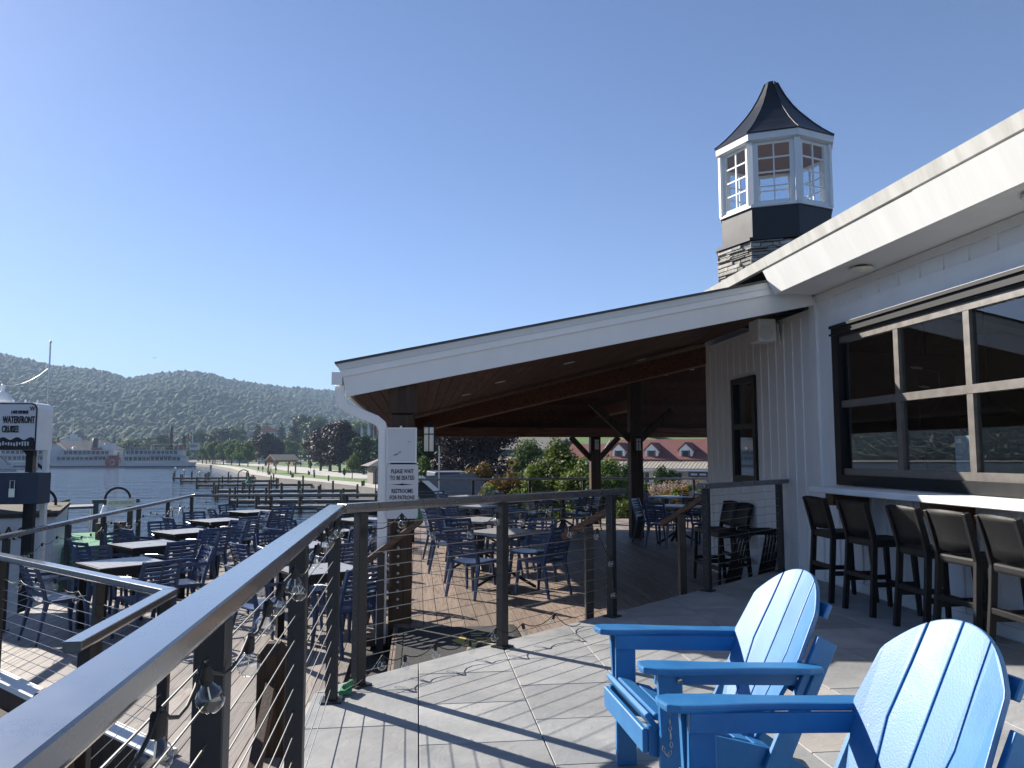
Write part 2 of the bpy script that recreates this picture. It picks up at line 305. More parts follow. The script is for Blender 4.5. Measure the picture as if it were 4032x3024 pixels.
def clip(poly, cl):
    """Sutherland-Hodgman; cl is convex and counter-clockwise"""
    out = poly
    for i in range(len(cl)):
        a, b = cl[i], cl[(i + 1) % len(cl)]; inp = out; out = []
        ins = lambda p: (b[0] - a[0]) * (p[1] - a[1]) - (b[1] - a[1]) * (p[0] - a[0]) >= -1e-9
        for j in range(len(inp)):
            p, q = inp[j - 1], inp[j]
            if ins(p) != ins(q):
                d1 = (b[0] - a[0]) * (p[1] - a[1]) - (b[1] - a[1]) * (p[0] - a[0]); d2 = (b[0] - a[0]) * (q[1] - a[1]) - (b[1] - a[1]) * (q[0] - a[0])
                t = d1 / (d1 - d2); out.append((p[0] + (q[0] - p[0]) * t, p[1] + (q[1] - p[1]) * t))
            if ins(q): out.append(q)
        if not out: return []
    return out
def area(p): return abs(sum(p[i - 1][0] * p[i][1] - p[i][0] * p[i - 1][1] for i in range(len(p)))) / 2
def text(name, body, size, m, parent, mtx, ext=.004, sx=1, align='CENTER', bold=0):
    c = bpy.data.curves.new(name, 'FONT'); c.body = body; c.size = size; c.extrude = ext; c.align_x = align; c.align_y = 'CENTER'; c.offset = bold; c.resolution_u = 2
    o = bpy.data.objects.new(name, c); dg = bpy.context.evaluated_depsgraph_get(); COL.objects.link(o); bpy.context.view_layer.update()
    me = bpy.data.meshes.new_from_object(o.evaluated_get(bpy.context.evaluated_depsgraph_get())); bpy.data.objects.remove(o); bpy.data.curves.remove(c)
    me.transform(mtx @ Matrix.Diagonal((sx, 1, 1, 1))); me.materials.clear(); me.materials.append(M[m]); return link(name, me, parent)
def mtx(loc, xdir, ydir):
    x = Vector(xdir).normalized(); y = Vector(ydir).normalized(); z = x.cross(y); return Matrix.Translation(loc) @ Matrix((x, y, z)).transposed().to_4x4()

D1, D2, ZW, ZG = -.36, -.60, -4.5, -3.5     # pavilion deck, lower deck, lake, shore ground
NE = Vector((-.653, .757, 0)); TE = Vector((.757, .653, 0))       # patio edge: outward normal, direction
# ================================================================== patio, decks
EDGE = [(-.60, -12), (4.36, -12), (4.36, 8.99), (-.50, 4.80), (-.60, 4.62)]
EDGE_ = EDGE
pat = struct(MB().prism([(x, y) for x, y in EDGE], -3.6, -.035).build('patio', 'concrete'))
TS = .595
for i in range(-1, 8):
    x0 = .02 + TS * i; off = (4.40 if i % 2 == 0 else 4.09)
    for j in range(-12, 9):
        y0 = off + TS * j; g = .0028
        p = clip([(x0 + g, y0 + g), (x0 + TS - g, y0 + g), (x0 + TS - g, y0 + TS - g), (x0 + g, y0 + TS - g)], EDGE)
        if len(p) > 2 and area(p) > .006:
            dz = random.uniform(-.0012, .0012); MB().prism(p, -.034, dz).build('paving_tile', 'paving', pat, bevel=.0022)
def deck(name, poly_parts, z, x0, x1, y0, y1, m, seed, bw=.1395):
    rr = random.Random(seed); d = None
    for k, pp in enumerate(poly_parts):
        b = MB().prism(pp, z - .24, z - .03)
        if d is None: d = struct(b.build(name, 'pile_wood'))
        else: b.build('joist_frame', 'pile_wood', d)
    x = x0
    while x < x1:
        y = y0 - rr.uniform(0, 3)
        while y < y1:
            l = rr.choice((3.66, 4.88, 4.88)); g = .0035
            for pp in poly_parts:
                p = clip([(x + g, y + .002), (x + bw - g, y + .002), (x + bw - g, y + l - .002), (x + g, y + l - .002)], pp)
                if len(p) > 2 and area(p) > .01: MB().prism(p, z - .028, z + rr.uniform(-.0008, .0008)).build('deck_board', m, d)
            y += l
        x += bw
    return d
# pavilion deck (x > -.2), convex pieces
pd_ = deck('pavilion_deck', [[(-.20, 5.13), (4.36, 9.06), (4.36, 20.6), (-.20, 20.6)], [(4.36, 11.3), (9.5, 11.3), (9.5, 20.6), (4.36, 20.6)]], D1, -.20, 9.5, 5, 20.6, 'deck_wood', 3)
ld_ = deck('lower_deck', [[(-4.9, 8.83), (-1.62, 5.52), (-1.62, 18.5), (-4.9, 18.5)], [(-1.62, .5), (-.62, .5), (-.62, 4.63), (-.52, 4.82), (-.205, 5.10), (-.205, 18.5), (-1.62, 18.5)]], D2, -4.9, -.205, .5, 18.5, 'deck_wood_grey', 4)
MB().bar((-4.95, 8.83, D2 + .012), (-1.60, 5.46, D2 + .012), .16, .05).build('edge_board', 'white_paint', ld_, bevel=.004)
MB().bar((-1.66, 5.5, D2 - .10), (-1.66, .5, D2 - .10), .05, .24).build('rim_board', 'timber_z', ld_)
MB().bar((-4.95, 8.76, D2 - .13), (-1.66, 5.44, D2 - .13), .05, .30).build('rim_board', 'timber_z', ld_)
MB().bar((-.212, 5.2, D1 - .1), (-.212, 20.6, D1 - .1), .02, .2).build('rim_board', 'deck_wood', pd_)
for x, y in [(-4.7, 9.2), (-4.7, 13.5), (-4.7, 18.2), (-2.2, 8.5), (-2.2, 13.5), (-2.2, 18.2), (-1.5, 1.2), (-1.5, 4.5)]:
    MB().tube([(x, y, -6.2), (x, y, D2 - .23)], .14, 8).build('deck_pile', 'pile_wood', ld_)
for x, y in [(0, 10), (0, 15), (0, 20.3), (4.5, 20.3), (9.2, 20.3), (9.2, 12)]:
    MB().tube([(x, y, -3.7 if x > 1 else -6.2), (x, y, D1 - .23)], .14, 8).build('deck_pile', 'pile_wood', pd_)
# steps patio -> pavilion deck at the opening, and deck -> lower deck by the column
a = Vector((1.66, 6.62, 0)); b_ = Vector((2.92, 7.70, 0))
st = thing('patio_steps', 'composite board step between the patio opening and the pavilion deck', 'steps', (2.2, 7.2, D1))
for k in range(2):
    o0 = .03 + k * .15
    MB().bar(a + NE * (o0 + .072) + Vector((0, 0, -.195)), b_ + NE * (o0 + .072) + Vector((0, 0, -.195)), .142, .03).build('tread_board', 'deck_wood', st, world=True)
MB().bar(a + NE * .17 + Vector((0, 0, -.285)), b_ + NE * .17 + Vector((0, 0, -.285)), .28, .148).build('riser', 'timber_z', st, world=True)
st2 = thing('deck_step', 'low wooden step from the covered deck down beside the timber column', 'steps', (-.36, 8.75, D2))
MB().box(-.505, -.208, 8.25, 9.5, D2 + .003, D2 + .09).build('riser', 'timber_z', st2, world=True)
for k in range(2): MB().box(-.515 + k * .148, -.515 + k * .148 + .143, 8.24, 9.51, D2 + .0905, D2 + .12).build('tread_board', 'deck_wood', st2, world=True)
# stair going down in the well on the left (dark, seen past the rail)
sw = thing('wharf_stair', 'dark wooden stair dropping to the wharf beside the lower deck', 'stairs', (-2.9, 5.2, ZW))
dn = Vector((-.707, -.707, 0)); al = Vector((.707, -.707, 0))
for k in range(12):
    c = Vector((-2.95, 6.7, 0)) + dn * (.15 + .28 * k) + Vector((0, 0, D2 - .18 * (k + 1)))
    MB().bar(c - al * .75, c + al * .75, .27, .04).build('tread', 'pile_wood', sw, world=True)
for s in (-.78, .78):
    c = Vector((-2.95, 6.7, D2 - .28)) + al * s; MB().bar(c, c + dn * 3.5 + Vector((0, 0, -2.35)), .05, .26).build('stringer', 'timber_z', sw, world=True)

# ================================================================== railings
def railing(label, pts, zb, posts, ncab=11, h=1.07, ext=(0, 0), name='cable_railing', cables=True, fittings=False, rw=.09):
    pts = [Vector((*p, zb)) for p in pts]; t = thing(name, label, 'railing', tuple(pts[0]))
    top = [p + Vector((0, 0, h - .0275)) for p in pts]
    d0 = (top[1] - top[0]).normalized(); d1 = (top[-1] - top[-2]).normalized(); top[0] -= d0 * ext[0]; top[-1] += d1 * ext[1]
    # mitred top rail, one piece per run
    for i in range(len(top) - 1):
        a, b = top[i], top[i + 1]; d = (b - a).normalized(); n = Vector((-d.y, d.x, 0)); q = []
        for j, (p, oth) in enumerate(((a, top[i - 1] if i else None), (b, top[i + 2] if i + 2 < len(top) else None))):
            m_ = n
            if oth is not None:
                dd = (p - oth).normalized() if j == 0 else (oth - p).normalized(); n2 = Vector((-dd.y, dd.x, 0)); m_ = (n + n2).normalized(); m_ = m_ / max(.3, m_.dot(n))
            sh = (d * (.002 if j == 0 else -.002)) if oth is not None else Vector((0, 0, 0))
            q.append((p + sh, m_))
        mb = MB(); vs = []
        for p, m_ in q:
            for wv, z in ((-rw / 2, .0275), (rw / 2, .0275), (rw / 2, -.012), (rw / 2 - .012, -.0275), (-rw / 2 + .012, -.0275), (-rw / 2, -.012)): vs.append(p + m_ * wv + Vector((0, 0, z)))
        mb.add(vs, [(0, 1, 7, 6), (1, 2, 8, 7), (2, 3, 9, 8), (3, 4, 10, 9), (4, 5, 11, 10), (5, 0, 6, 11), (5, 4, 3, 2, 1, 0), (6, 7, 8, 9, 10, 11)])
        mb.build('top_rail', 'bronze_rail', t, world=True, bevel=.004)
    for (x, y, rz) in posts:
        mb = MB(); c, s = math.cos(rz), math.sin(rz)
        def rb(w_, z0, z1): mb.add([(x + c * i * w_ - s * j * w_, y + s * i * w_ + c * j * w_, z) for z in (z0, z1) for i, j in ((-1, -1), (1, -1), (1, 1), (-1, 1))], [(3, 2, 1, 0), (4, 5, 6, 7), (0, 1, 5, 4), (1, 2, 6, 5), (2, 3, 7, 6), (3, 0, 4, 7)])
        rb(.032, zb, zb + h - .056); po = mb.build('post', 'black_metal', t, world=True, bevel=.003)
        mb = MB(); rb(.058, zb + .0005, zb + .012); mb.build('base_plate', 'black_metal', t, world=True)
        if fittings:
            for k in range(ncab):
                z = zb + .075 + k * .0865; fm = MB()
                fm.lathe([(.0, -.008), (.011, -.008), (.013, .0), (.011, .009), (.0, .012)], 8); mm = mtx((x + fittings[0] * .036, y + fittings[1] * .036, z), (-fittings[1], fittings[0], 0), (0, 0, 1))
                fm.v = [tuple(mm @ Vector(v)) for v in fm.v]; fm.build('cable_fitting', 'steel', t, world=True, smooth=True)
    if cables:
        for i in range(len(pts) - 1):
            a, b = pts[i], pts[i + 1]
            for k in range(ncab):
                z = .075 + k * .0865; sg = Vector((0, 0, random.uniform(-.004, .001)))
                MB().tube([a + Vector((0, 0, z)), (a + b) / 2 + Vector((0, 0, z)) + sg, b + Vector((0, 0, z))], .0024, 5).build('cable', 'galv_cable', t, world=True)
    return t
A45 = math.atan2(TE.y, TE.x)
RA = railing('long dark metal cable railing along the lake side of the grey paving', [(-.385, -1.2), (-.463, 4.60)], 0, [(-.40 - .0134 * y, y, 0) for y in (-.9, .42, 1.74, 3.05, 4.52)], ext=(0, .06))
p0 = Vector((-.36, 4.775)); pe = Vector((1.70, 6.58))
RB = railing('dark cable railing along the diagonal paving edge above the door mat', [tuple(p0), tuple(pe)], 0, [(-.335, 4.80, A45), (.61, 5.61, A45), (1.64, 6.53, A45)], ext=(.11, .10), fittings=(-.76, .65))
RC = railing('short dark cable railing between the steps and the white siding', [(2.86, 7.58), (4.30, 8.80)], 0, [(2.90, 7.62, A45), (4.22, 8.74, A45)], ext=(.06, .08))
RD = railing('L-shaped cable railing guarding the stair well in the lower deck', [(-4.75, 8.62), (-1.63, 5.50), (-1.63, 4.02)], D2, [(-3.70, 7.57, PI / 4), (-2.35, 6.22, PI / 4), (-1.63, 5.44, 0), (-1.63, 4.2, 0)], ncab=10)
RE_ = railing('cable railing along the open lake edge of the lower deck', [(-4.55, 8.4), (-4.82, 14.0), (-5.02, 18.35), (-.30, 18.25)], D2, [(-4.58, 9.45, 0), (-4.66, 11.2, 0), (-4.74, 12.6, 0), (-4.84, 14.4, 0), (-4.93, 16.3, 0), (-5.0, 18.2, 0), (-3.3, 18.32, 0), (-1.6, 18.28, 0), (-.4, 18.26, 0)], ncab=9, ext=(.3, 0))
RF = railing('cable railing along the back of the covered deck before the shrubs', [(-.15, 20.45), (9.4, 20.45)], D1, [(x, 20.45, 0) for x in (-.1, 1.45, 2.95, 4.4, 5.9, 7.45, 9.2)], ncab=9, h=1.10)
# grab rails of the steps
def handrail(label, a, b, newel, zb, m='handrail_wood'):
    t = thing('handrail', label, 'handrail', (newel[0], newel[1], zb)); a = Vector(a); b = Vector(b)
    MB().bar(a, b, .045, .06).build('grip', m, t, world=True, bevel=.008)
    f = min(1, max(0, (Vector((newel[0], newel[1], 0)) - Vector((a.x, a.y, 0))).length / max(.01, (Vector((b.x, b.y, 0)) - Vector((a.x, a.y, 0))).length)))
    zt = a.z + (b.z - a.z) * f - .03
    MB().bar((newel[0], newel[1], zb), (newel[0], newel[1], zt), .07, .07, (0, 1, 0)).build('newel', 'black_metal', t, world=True, bevel=.003)
    MB().cbox((newel[0], newel[1], zb + .008), (.13, .13, .014)).build('base_plate', 'black_metal', t, world=True)
handrail('sloping wooden handrail on a dark post by the white downspout', (.05, 8.02, .70), (-.64, 8.0, .19), (-.355, 8.01), D2)
handrail('sloping brown handrail on the chair side of the patio steps', (1.70, 6.66, .90), (1.34, 7.18, .60), (1.53, 6.91), -.18 - .18)
handrail('sloping brown handrail beside the stacked bar stools', (2.90, 7.68, .93), (2.58, 8.1, .62), (2.73, 7.88), D1)
# wooden stub posts of the lower deck
t = tag(MB().box(-1.03, -.85, 5.38, 5.56, D2, .04).add([(-1.03, 5.38, .04), (-.85, 5.38, .04), (-.85, 5.56, .04), (-1.03, 5.56, .04), (-.98, 5.43, .11), (-.90, 5.43, .11), (-.90, 5.51, .11), (-.98, 5.51, .11)], [(4, 5, 6, 7), (0, 1, 5, 4), (1, 2, 6, 5), (2, 3, 7, 6), (3, 0, 4, 7)]).build('timber_post', 'timber_z'), 'dark brown square wooden stub post beside the long railing', 'post')
t = tag(MB().box(-1.78, -1.60, 3.86, 4.04, -2.2, .20).add([(-1.78, 3.86, .20), (-1.60, 3.86, .20), (-1.60, 4.04, .20), (-1.78, 4.04, .20), (-1.73, 3.91, .27), (-1.65, 3.91, .27), (-1.65, 3.99, .27), (-1.73, 3.99, .27)], [(4, 5, 6, 7), (0, 1, 5, 4), (1, 2, 6, 5), (2, 3, 7, 6), (3, 0, 4, 7)]).build('timber_post', 'timber_z'), 'dark brown square wooden stub post under the open end of the stair well railing', 'post')
t = tag(MB().bar((-.86, 4.15, D2), (-.93, 5.33, -.16), .12, .06, (1, 0, 0)).build('leaning_board', 'timber_z'), 'weathered split board leaning on the timber stub by the long railing', 'board')

# ================================================================== bar building
BW = 4.38
bb = thing('bar_building', 'white board-and-batten bar with black roll-up window and drink counter', 'building', (BW, 5, 0))
def part(name, m, *boxes, bevel=0, par=None):
    mb = MB()
    for q in boxes: mb.box(*q)
    return mb.build(name, m, par or bb, world=True, bevel=bevel)
WY0, WY1, WZ0, WZ1 = 2.0, 7.66, 1.05, 2.715
part('wall', 'white_siding', (BW, BW + .15, 7.66, 8.10, -.6, 3.16), (BW, BW + .15, -12, WY0, -.6, 3.16), (BW, BW + .15, WY0, WY1, -.6, WZ0), (BW, BW + .15, WY0, WY1, WZ1, 3.16))
part('wall', 'white_siding', (BW, BW + .15, 8.10, 9.62, -1.2, 3.0), (BW, BW + .15, 9.62, 10.38, -1.2, 1.02), (BW, BW + .15, 9.62, 10.38, 2.38, 3.0), (BW, BW + .15, 10.38, 11.28, -1.2, 3.0))
part('end_wall', 'white_siding', (BW, 9.4, 11.28, 11.40, -1.2, 3.3))
part('corner_trim', 'white_paint', (BW - .025, BW, 8.02, 8.16, -.02, 3.11)); part('corner_trim', 'white_paint', (BW - .02, BW, 11.19, 11.31, D1, 2.9)); part('trim', 'white_paint', (BW - .02, BW, 7.68, 7.82, 1.04, 3.1))
part('frieze', 'white_paint', (BW - .018, BW, -12, 8.0, 3.04, 3.12)); part('window_head', 'white_paint', (BW - .022, BW, -12, 7.80, WZ1 + .004, WZ1 + .19))
y = 7.5
while y > -2.9: part('batten', 'white_paint', (BW - .016, BW, y - .035, y + .035, WZ1 + .194, 3.038)); y -= .31
y = 7.72
while y > -2.9: part('batten', 'white_paint', (BW - .016, BW, y - .022, y + .022, .1, .96)); y -= .205
part('base_trim', 'white_paint', (BW - .02, BW, -12, 8.0, .012, .095))
y = 8.40
while y < 11.15:
    if 9.5 < y < 10.46: part('batten', 'white_paint', (BW - .012, BW, y - .016, y + .016, D1 + .02, .97)); part('batten', 'white_paint', (BW - .012, BW, y - .016, y + .016, 2.46, 2.93))
    else: part('batten', 'white_paint', (BW - .012, BW, y - .016, y + .016, D1 + .02, 2.93))
    y += .215
# roll-up window
wf = part('window_frame', 'window_black', (BW - .05, BW + .06, WY0, WY1, WZ0, WZ0 + .10), (BW - .05, BW + .06, WY0, WY1, WZ1 - .13, WZ1), (BW - .05, BW + .06, WY1 - .11, WY1, WZ0 + .10, WZ1 - .13), (BW - .05, BW + .06, WY0, WY0 + .1, WZ0 + .10, WZ1 - .13))
part('track', 'window_black', (BW - .075, BW - .052, WY0, WY1, WZ1 - .035, WZ1 - .005), (BW - .075, BW - .052, WY0, WY1, WZ1 - .11, WZ1 - .09), par=wf)
ys = [7.55, 6.60, 5.67, 4.74, 3.81, 2.88, 2.1]
for yy in ys[1:-1]: part('mullion', 'bronze_frame', (BW - .02, BW + .035, yy - .035, yy + .035, WZ0 + .17, WZ1 - .20))
part('door_rail', 'bronze_frame', (BW - .024, BW + .038, WY0 + .1, WY1 - .11, 1.845, 1.915)); part('door_rail', 'bronze_frame', (BW - .024, BW + .038, WY0 + .1, WY1 - .11, WZ1 - .20, WZ1 - .132)); part('door_rail', 'bronze_frame', (BW - .024, BW + .038, WY0 + .1, WY1 - .11, WZ0 + .102, WZ0 + .17))
for i in range(len(ys) - 1):
    for z0, z1 in ((WZ0 + .17, 1.845), (1.915, WZ1 - .20)): part('pane', 'window_glass', (BW + .012, BW + .016, ys[i + 1] + .036, ys[i] - .036, z0 + .001, z1 - .001))
# counter
ct = part('counter', 'white_paint', (3.93, BW, -8, 7.47, .985, 1.04), bevel=.006)
for yy in (7.2, 5.75, 4.0, 2.2):
    mb = MB(); pr = [(BW, .984), (3.99, .984), (3.99, .87), (4.10, .87), (4.10, .83), (4.16, .80), (4.20, .73), (4.26, .68), (4.30, .66), (BW, .66)]
    mb.extr([(x, yy - .07, z) for x, z in pr], (0, .14, 0)).build('bracket', 'timber_x', ct, world=True)
# eaves
mb = MB(); mb.extr([(BW + .1, 8.0, 3.16), (BW + .1, 8.0, 3.126), (3.90, 8.0, 3.126), (3.90, 8.0, 3.16)], (0, -20, 0)).build('soffit', 'white_paint', bb, world=True)
MB().extr([(3.90, 8.0, 3.110), (3.878, 8.0, 3.118), (3.752, 8.0, 3.375), (3.775, 8.0, 3.385)], (0, -2.62, 0)).build('fascia', 'fascia_white', bb, world=True)
MB().extr([(3.897, 5.376, 3.108), (3.874, 5.376, 3.116), (3.746, 5.376, 3.377), (3.772, 5.376, 3.385)], (0, -17.3, 0)).build('fascia', 'fascia_white', bb, world=True)
MB().extr([(3.90, 8.0, 3.13), (3.776, 8.0, 3.39), (3.96, 8.0, 3.46), (4.2, 8.0, 3.17)], (0, -.02, 0)).build('eave_return', 'white_paint', bb, world=True)
MB().extr([(3.775, 11.2, 3.386), (3.735, 11.2, 3.392), (3.70, 11.2, 3.492), (3.72, 11.2, 3.50), (3.85, 11.2, 3.45)], (0, -23.2, 0)).build('roof_edge', 'weathered_band', bb, world=True)
MB().extr([(3.71, 11.2, 3.497), (3.84, 11.2, 3.42), (9.4, 11.2, 4.55), (9.4, 11.2, 4.62)], (0, -23.2, 0)).build('roof', 'roof_metal', bb, world=True)
part('right_wall', 'white_siding', (9.3, 9.4, -12, 11.28, -.6, 4.45)); part('back_wall', 'white_siding', (BW, 9.4, -12.1, -12, -.6, 3.9))
# interior seen through the glass
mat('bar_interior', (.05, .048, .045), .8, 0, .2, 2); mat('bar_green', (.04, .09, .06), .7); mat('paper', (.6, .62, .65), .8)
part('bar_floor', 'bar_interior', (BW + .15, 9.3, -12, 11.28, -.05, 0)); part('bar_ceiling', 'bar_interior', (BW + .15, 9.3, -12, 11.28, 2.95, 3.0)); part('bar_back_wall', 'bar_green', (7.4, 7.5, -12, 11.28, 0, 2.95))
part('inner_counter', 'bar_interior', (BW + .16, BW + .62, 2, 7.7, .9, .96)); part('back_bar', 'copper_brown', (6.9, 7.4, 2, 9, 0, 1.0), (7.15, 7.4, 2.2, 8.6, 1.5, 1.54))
for k in range(26):
    yy = 3.2 + k * .15 + random.uniform(-.03, .03); x = BW + .25 + random.uniform(0, .2); h = random.uniform(.12, .2)
    tag(MB().lathe([(.022, 0), (.03, .01), (.034, h * .5), (.036, h), (.031, h), (.028, .02)], 8, (x, yy, .96)).build('drinking_glass', 'clear_pane', smooth=True), 'clear drinking glass standing on the counter behind the bar window', 'glass', 'glasses behind the bar window')
for k in range(9):
    yy = 5.0 + k * .3; tag(MB().lathe([(.035, 0), (.037, .17), (.013, .22), (.013, .30)], 8, (7.2, yy, 1.54)).build('bottle', 'glass_dark', smooth=True), 'dark bottle on the shelf behind the bar', 'bottle', 'bottles on the back bar shelf')
tag(MB().box(BW + .25, BW + .6, 6.65, 7.0, .961, 1.42).box(BW + .32, BW + .56, 6.7, 6.95, 1.42, 1.5).build('till', 'window_black', bevel=.02), 'black till standing on the counter inside the bar window', 'till')
tag(MB().lathe([(.0, .16), (.05, .155), (.2, .06), (.26, 0), (.24, .0)], 16, (BW + 1.0, 6.75, 1.72)).tube([(BW + 1.0, 6.75, 1.86), (BW + 1.0, 6.75, 2.97)], .012).build('pendant_lamp', 'window_black', smooth=True), 'dark domed pendant lamp hanging inside the bar', 'lamp')
tag(MB().box(BW + .24, BW + .25, 5.95, 6.22, 1.16, 1.52).build('menu_sheet', 'paper'), 'sheet of white paper behind the bar window', 'paper')
tag(MB().box(BW + .5, BW + .9, 7.05, 7.5, 1.62, 2.35).tube([(BW + .6, 7.04, 2.2), (BW + .6, 6.88, 2.15), (BW + .6, 6.86, 1.9), (BW + .6, 7.04, 1.75)], .012).tube([(BW + .7, 7.25, 2.35), (BW + .7, 7.25, 2.98)], .03).build('hanging_cabinet', 'window_black', bevel=.01), 'black hanging cabinet with looped cable inside the bar window', 'cabinet')
# narrow sash window beside the pavilion
sf = part('sash_frame', 'window_black', (BW - .035, BW + .05, 9.62, 10.38, .985, 1.08), (BW - .035, BW + .05, 9.62, 10.38, 2.32, 2.40), (BW - .035, BW + .05, 9.62, 9.70, 1.08, 2.32), (BW - .035, BW + .05, 10.30, 10.38, 1.08, 2.32), (BW - .03, BW + .05, 9.70, 10.30, 1.70, 1.77))
part('sash_pane', 'window_glass', (BW + .012, BW + .016, 9.7, 10.3, 1.08, 1.70)); part('sash_pane', 'window_glass', (BW + .022, BW + .026, 9.7, 10.3, 1.77, 2.32))
# soffit downlights, speaker
for yy in (6.7, 4.6):
    o = thing('soffit_light', 'white round light on the bar soffit ' + ('toward the pavilion roof' if yy > 6 else 'above the nearer window panes'), 'light', (4.12, yy, 3.126)); MB().lathe([(.06, 0), (.06, -.02), (.0, -.02)], 16).build('stem', 'window_black', o, smooth=True); MB().lathe([(.0, -.022), (.10, -.022), (.11, -.034), (.09, -.05), (0, -.056)], 20).build('diffuser', 'lamp_glass', o, smooth=True)
sp = thing('speaker', 'white box loudspeaker bracketed high on the siding under the pavilion roof', 'speaker', (4.2, 8.95, 2.72))
MB().box(4.06, 4.29, 8.82, 9.10, 2.72, 3.0).build('cabinet', 'white_paint', sp, world=True, bevel=.02, seg=2)
mb = MB().lathe([(.0, .004), (.09, .004), (.095, 0)], 20); mm = mtx((4.16, 8.818, 2.83), (1, 0, 0), (0, 0, 1)); mb.v = [tuple(mm @ Vector(v)) for v in mb.v]; mb.build('grille', 'light_grey_plastic', sp, world=True)
MB().box(4.292, 4.36, 8.90, 9.02, 2.76, 2.96).tube([(4.33, 8.88, 2.95), (4.33, 8.84, 2.8), (4.35, 8.86, 2.7)], .012).build('bracket', 'light_grey_plastic', sp, world=True)

# ================================================================== pavilion
pv = thing('dining_pavilion', 'open timber pavilion with white lean-to rake board, brown ceiling and gutter', 'pavilion', (-.15, 8.25, D1))
zb_ = lambda x: 1.95 + .21 * (x + .73)
def pslab(name, m, x0, x1, y0, y1, o0, o1, **k):
    return MB().add([(x, y, zb_(x) + o) for o in (o0, o1) for x, y in ((x0, y0), (x1, y0), (x1, y1), (x0, y1))], [(3, 2, 1, 0), (4, 5, 6, 7), (0, 1, 5, 4), (1, 2, 6, 5), (2, 3, 7, 6), (3, 0, 4, 7)]).build(name, m, pv, world=True, **k)
YR = 8.05
# rake board with crown strip and drip edge (board ends square to the slope)
nx, nz = -.2055, .9787
def rake(name, m, a0, a1, d0, d1, y0, y1):
    q = []
    for al_, dp in ((a0, d0), (a1, d0), (a1, d1), (a0, d1)):
        x = -.73 + al_ * .9787 + dp * nx; z = 1.95 + al_ * .2055 + dp * nz; q.append((x, y0, z))
    return MB().extr(q, (0, y1 - y0, 0)).build(name, m, pv, world=True)
rake('rake_board', 'fascia_white', 0, 5.21, 0, .262, YR, YR + .03); rake('crown_strip', 'white_paint', -.012, 5.20, .205, .275, YR - .022, YR - .002); rake('drip_edge', 'light_grey_plastic', -.02, 5.2, .276, .345, YR - .03, YR + .03)
rake('roof', 'roof_metal', -.05, 5.21, .346, .37, YR - .045, 11.4); rake('roof', 'roof_metal', -.05, 10.3, .347, .371, 11.402, 21.0)
rake('rafter_space', 'timber_x', .04, 5.18, .07, .2, YR + .09, 11.4); rake('rafter_space', 'timber_x', .04, 10.2, .07, .2, 11.402, 20.95)
rake('eave_board', 'white_paint', -.002, .026, .002, .262, YR + .032, 21.0); rake('back_rake_board', 'white_paint', 0, 10.2, .0, .262, 20.97, 21.0)
x = -.69
while x < 9.2:
    y1 = 20.95; y0 = YR + .035 if x < 4.25 else 11.45; ys_ = random.uniform(10.5, 16) if x < 4.25 else random.uniform(13, 18)
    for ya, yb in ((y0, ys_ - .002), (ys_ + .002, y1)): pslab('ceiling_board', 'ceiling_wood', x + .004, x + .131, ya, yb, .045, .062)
    x += .135
# gable infill at the back, tie beam, diagonal beam, plates
for k in range(12):
    z0 = 2.02 + .155 * k; xa = max(-.5, (z0 - 1.95) / .21 - .60)
    if xa < 8.9: MB().box(xa + .05, 9.3, 19.42, 19.45, z0 - .01, z0 + .1445).build('gable_board', 'ceiling_wood', pv, world=True)
MB().box(-.35, 9.3, 19.18, 19.40, 1.80, 2.04).build('tie_beam', 'timber_x', pv, world=True, bevel=.008)
MB().bar((4.45, 11.42, 2.885), (-.05, 15.75, 1.93), .16, .27).build('diagonal_beam', 'timber_x', pv, world=True, bevel=.008)
MB().bar((-.16, 8.25, 1.90), (-.16, 19.3, 1.90), .20, .22).build('eave_beam', 'timber_x', pv, world=True, bevel=.008)
MB().bar((4.55, 16.0, 2.42), (4.55, 19.3, 2.42), .20, .24).build('plate_beam', 'timber_x', pv, world=True, bevel=.008)
def column(x, y, z1, wd, brs, box=False):
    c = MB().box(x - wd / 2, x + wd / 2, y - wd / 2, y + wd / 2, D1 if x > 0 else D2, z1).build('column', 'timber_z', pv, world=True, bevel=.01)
    for dx, dy, zl, zh, l in brs: MB().bar((x + dx * .05, y + dy * .05, zl), (x + dx * l, y + dy * l, zh), .11, .13).build('brace', 'timber_z', pv, world=True, bevel=.006)
    return c
c1 = column(-.165, 8.29, 1.78, .235, [(0, 1, 1.25, 1.82, .62)])
MB().box(-.30, -.01, 8.155, 8.43, 1.79, 2.09).build('column_cap', 'timber_z', c1, world=True, bevel=.006)
c2 = column(4.55, 15.95, 3.05, .26, [(-1, 0, 1.62, 2.45, .95), (1, 0, 1.62, 2.3, .8)]); c3 = column(4.45, 19.29, 1.80, .25, [(-1, 0, 1.20, 1.80, .62), (1, 0, 1.20, 1.80, .62)]); c4 = column(-.16, 15.8, 1.79, .22, []); c5 = column(-.16, 19.25, 1.79, .22, []); c6 = column(9.0, 19.29, 1.80, .25, [])
for k in range(11): 
    mb = MB().lathe([(.0, .012), (.012, .012), (.018, .0)], 10); mm = mtx((-.19, 8.171, -.30 + .0865 * k + .10), (1, 0, 0), (0, 0, 1)); mb.v = [tuple(mm @ Vector(v)) for v in mb.v]; mb.build('cable_fitting', 'steel', c1, world=True, smooth=True)
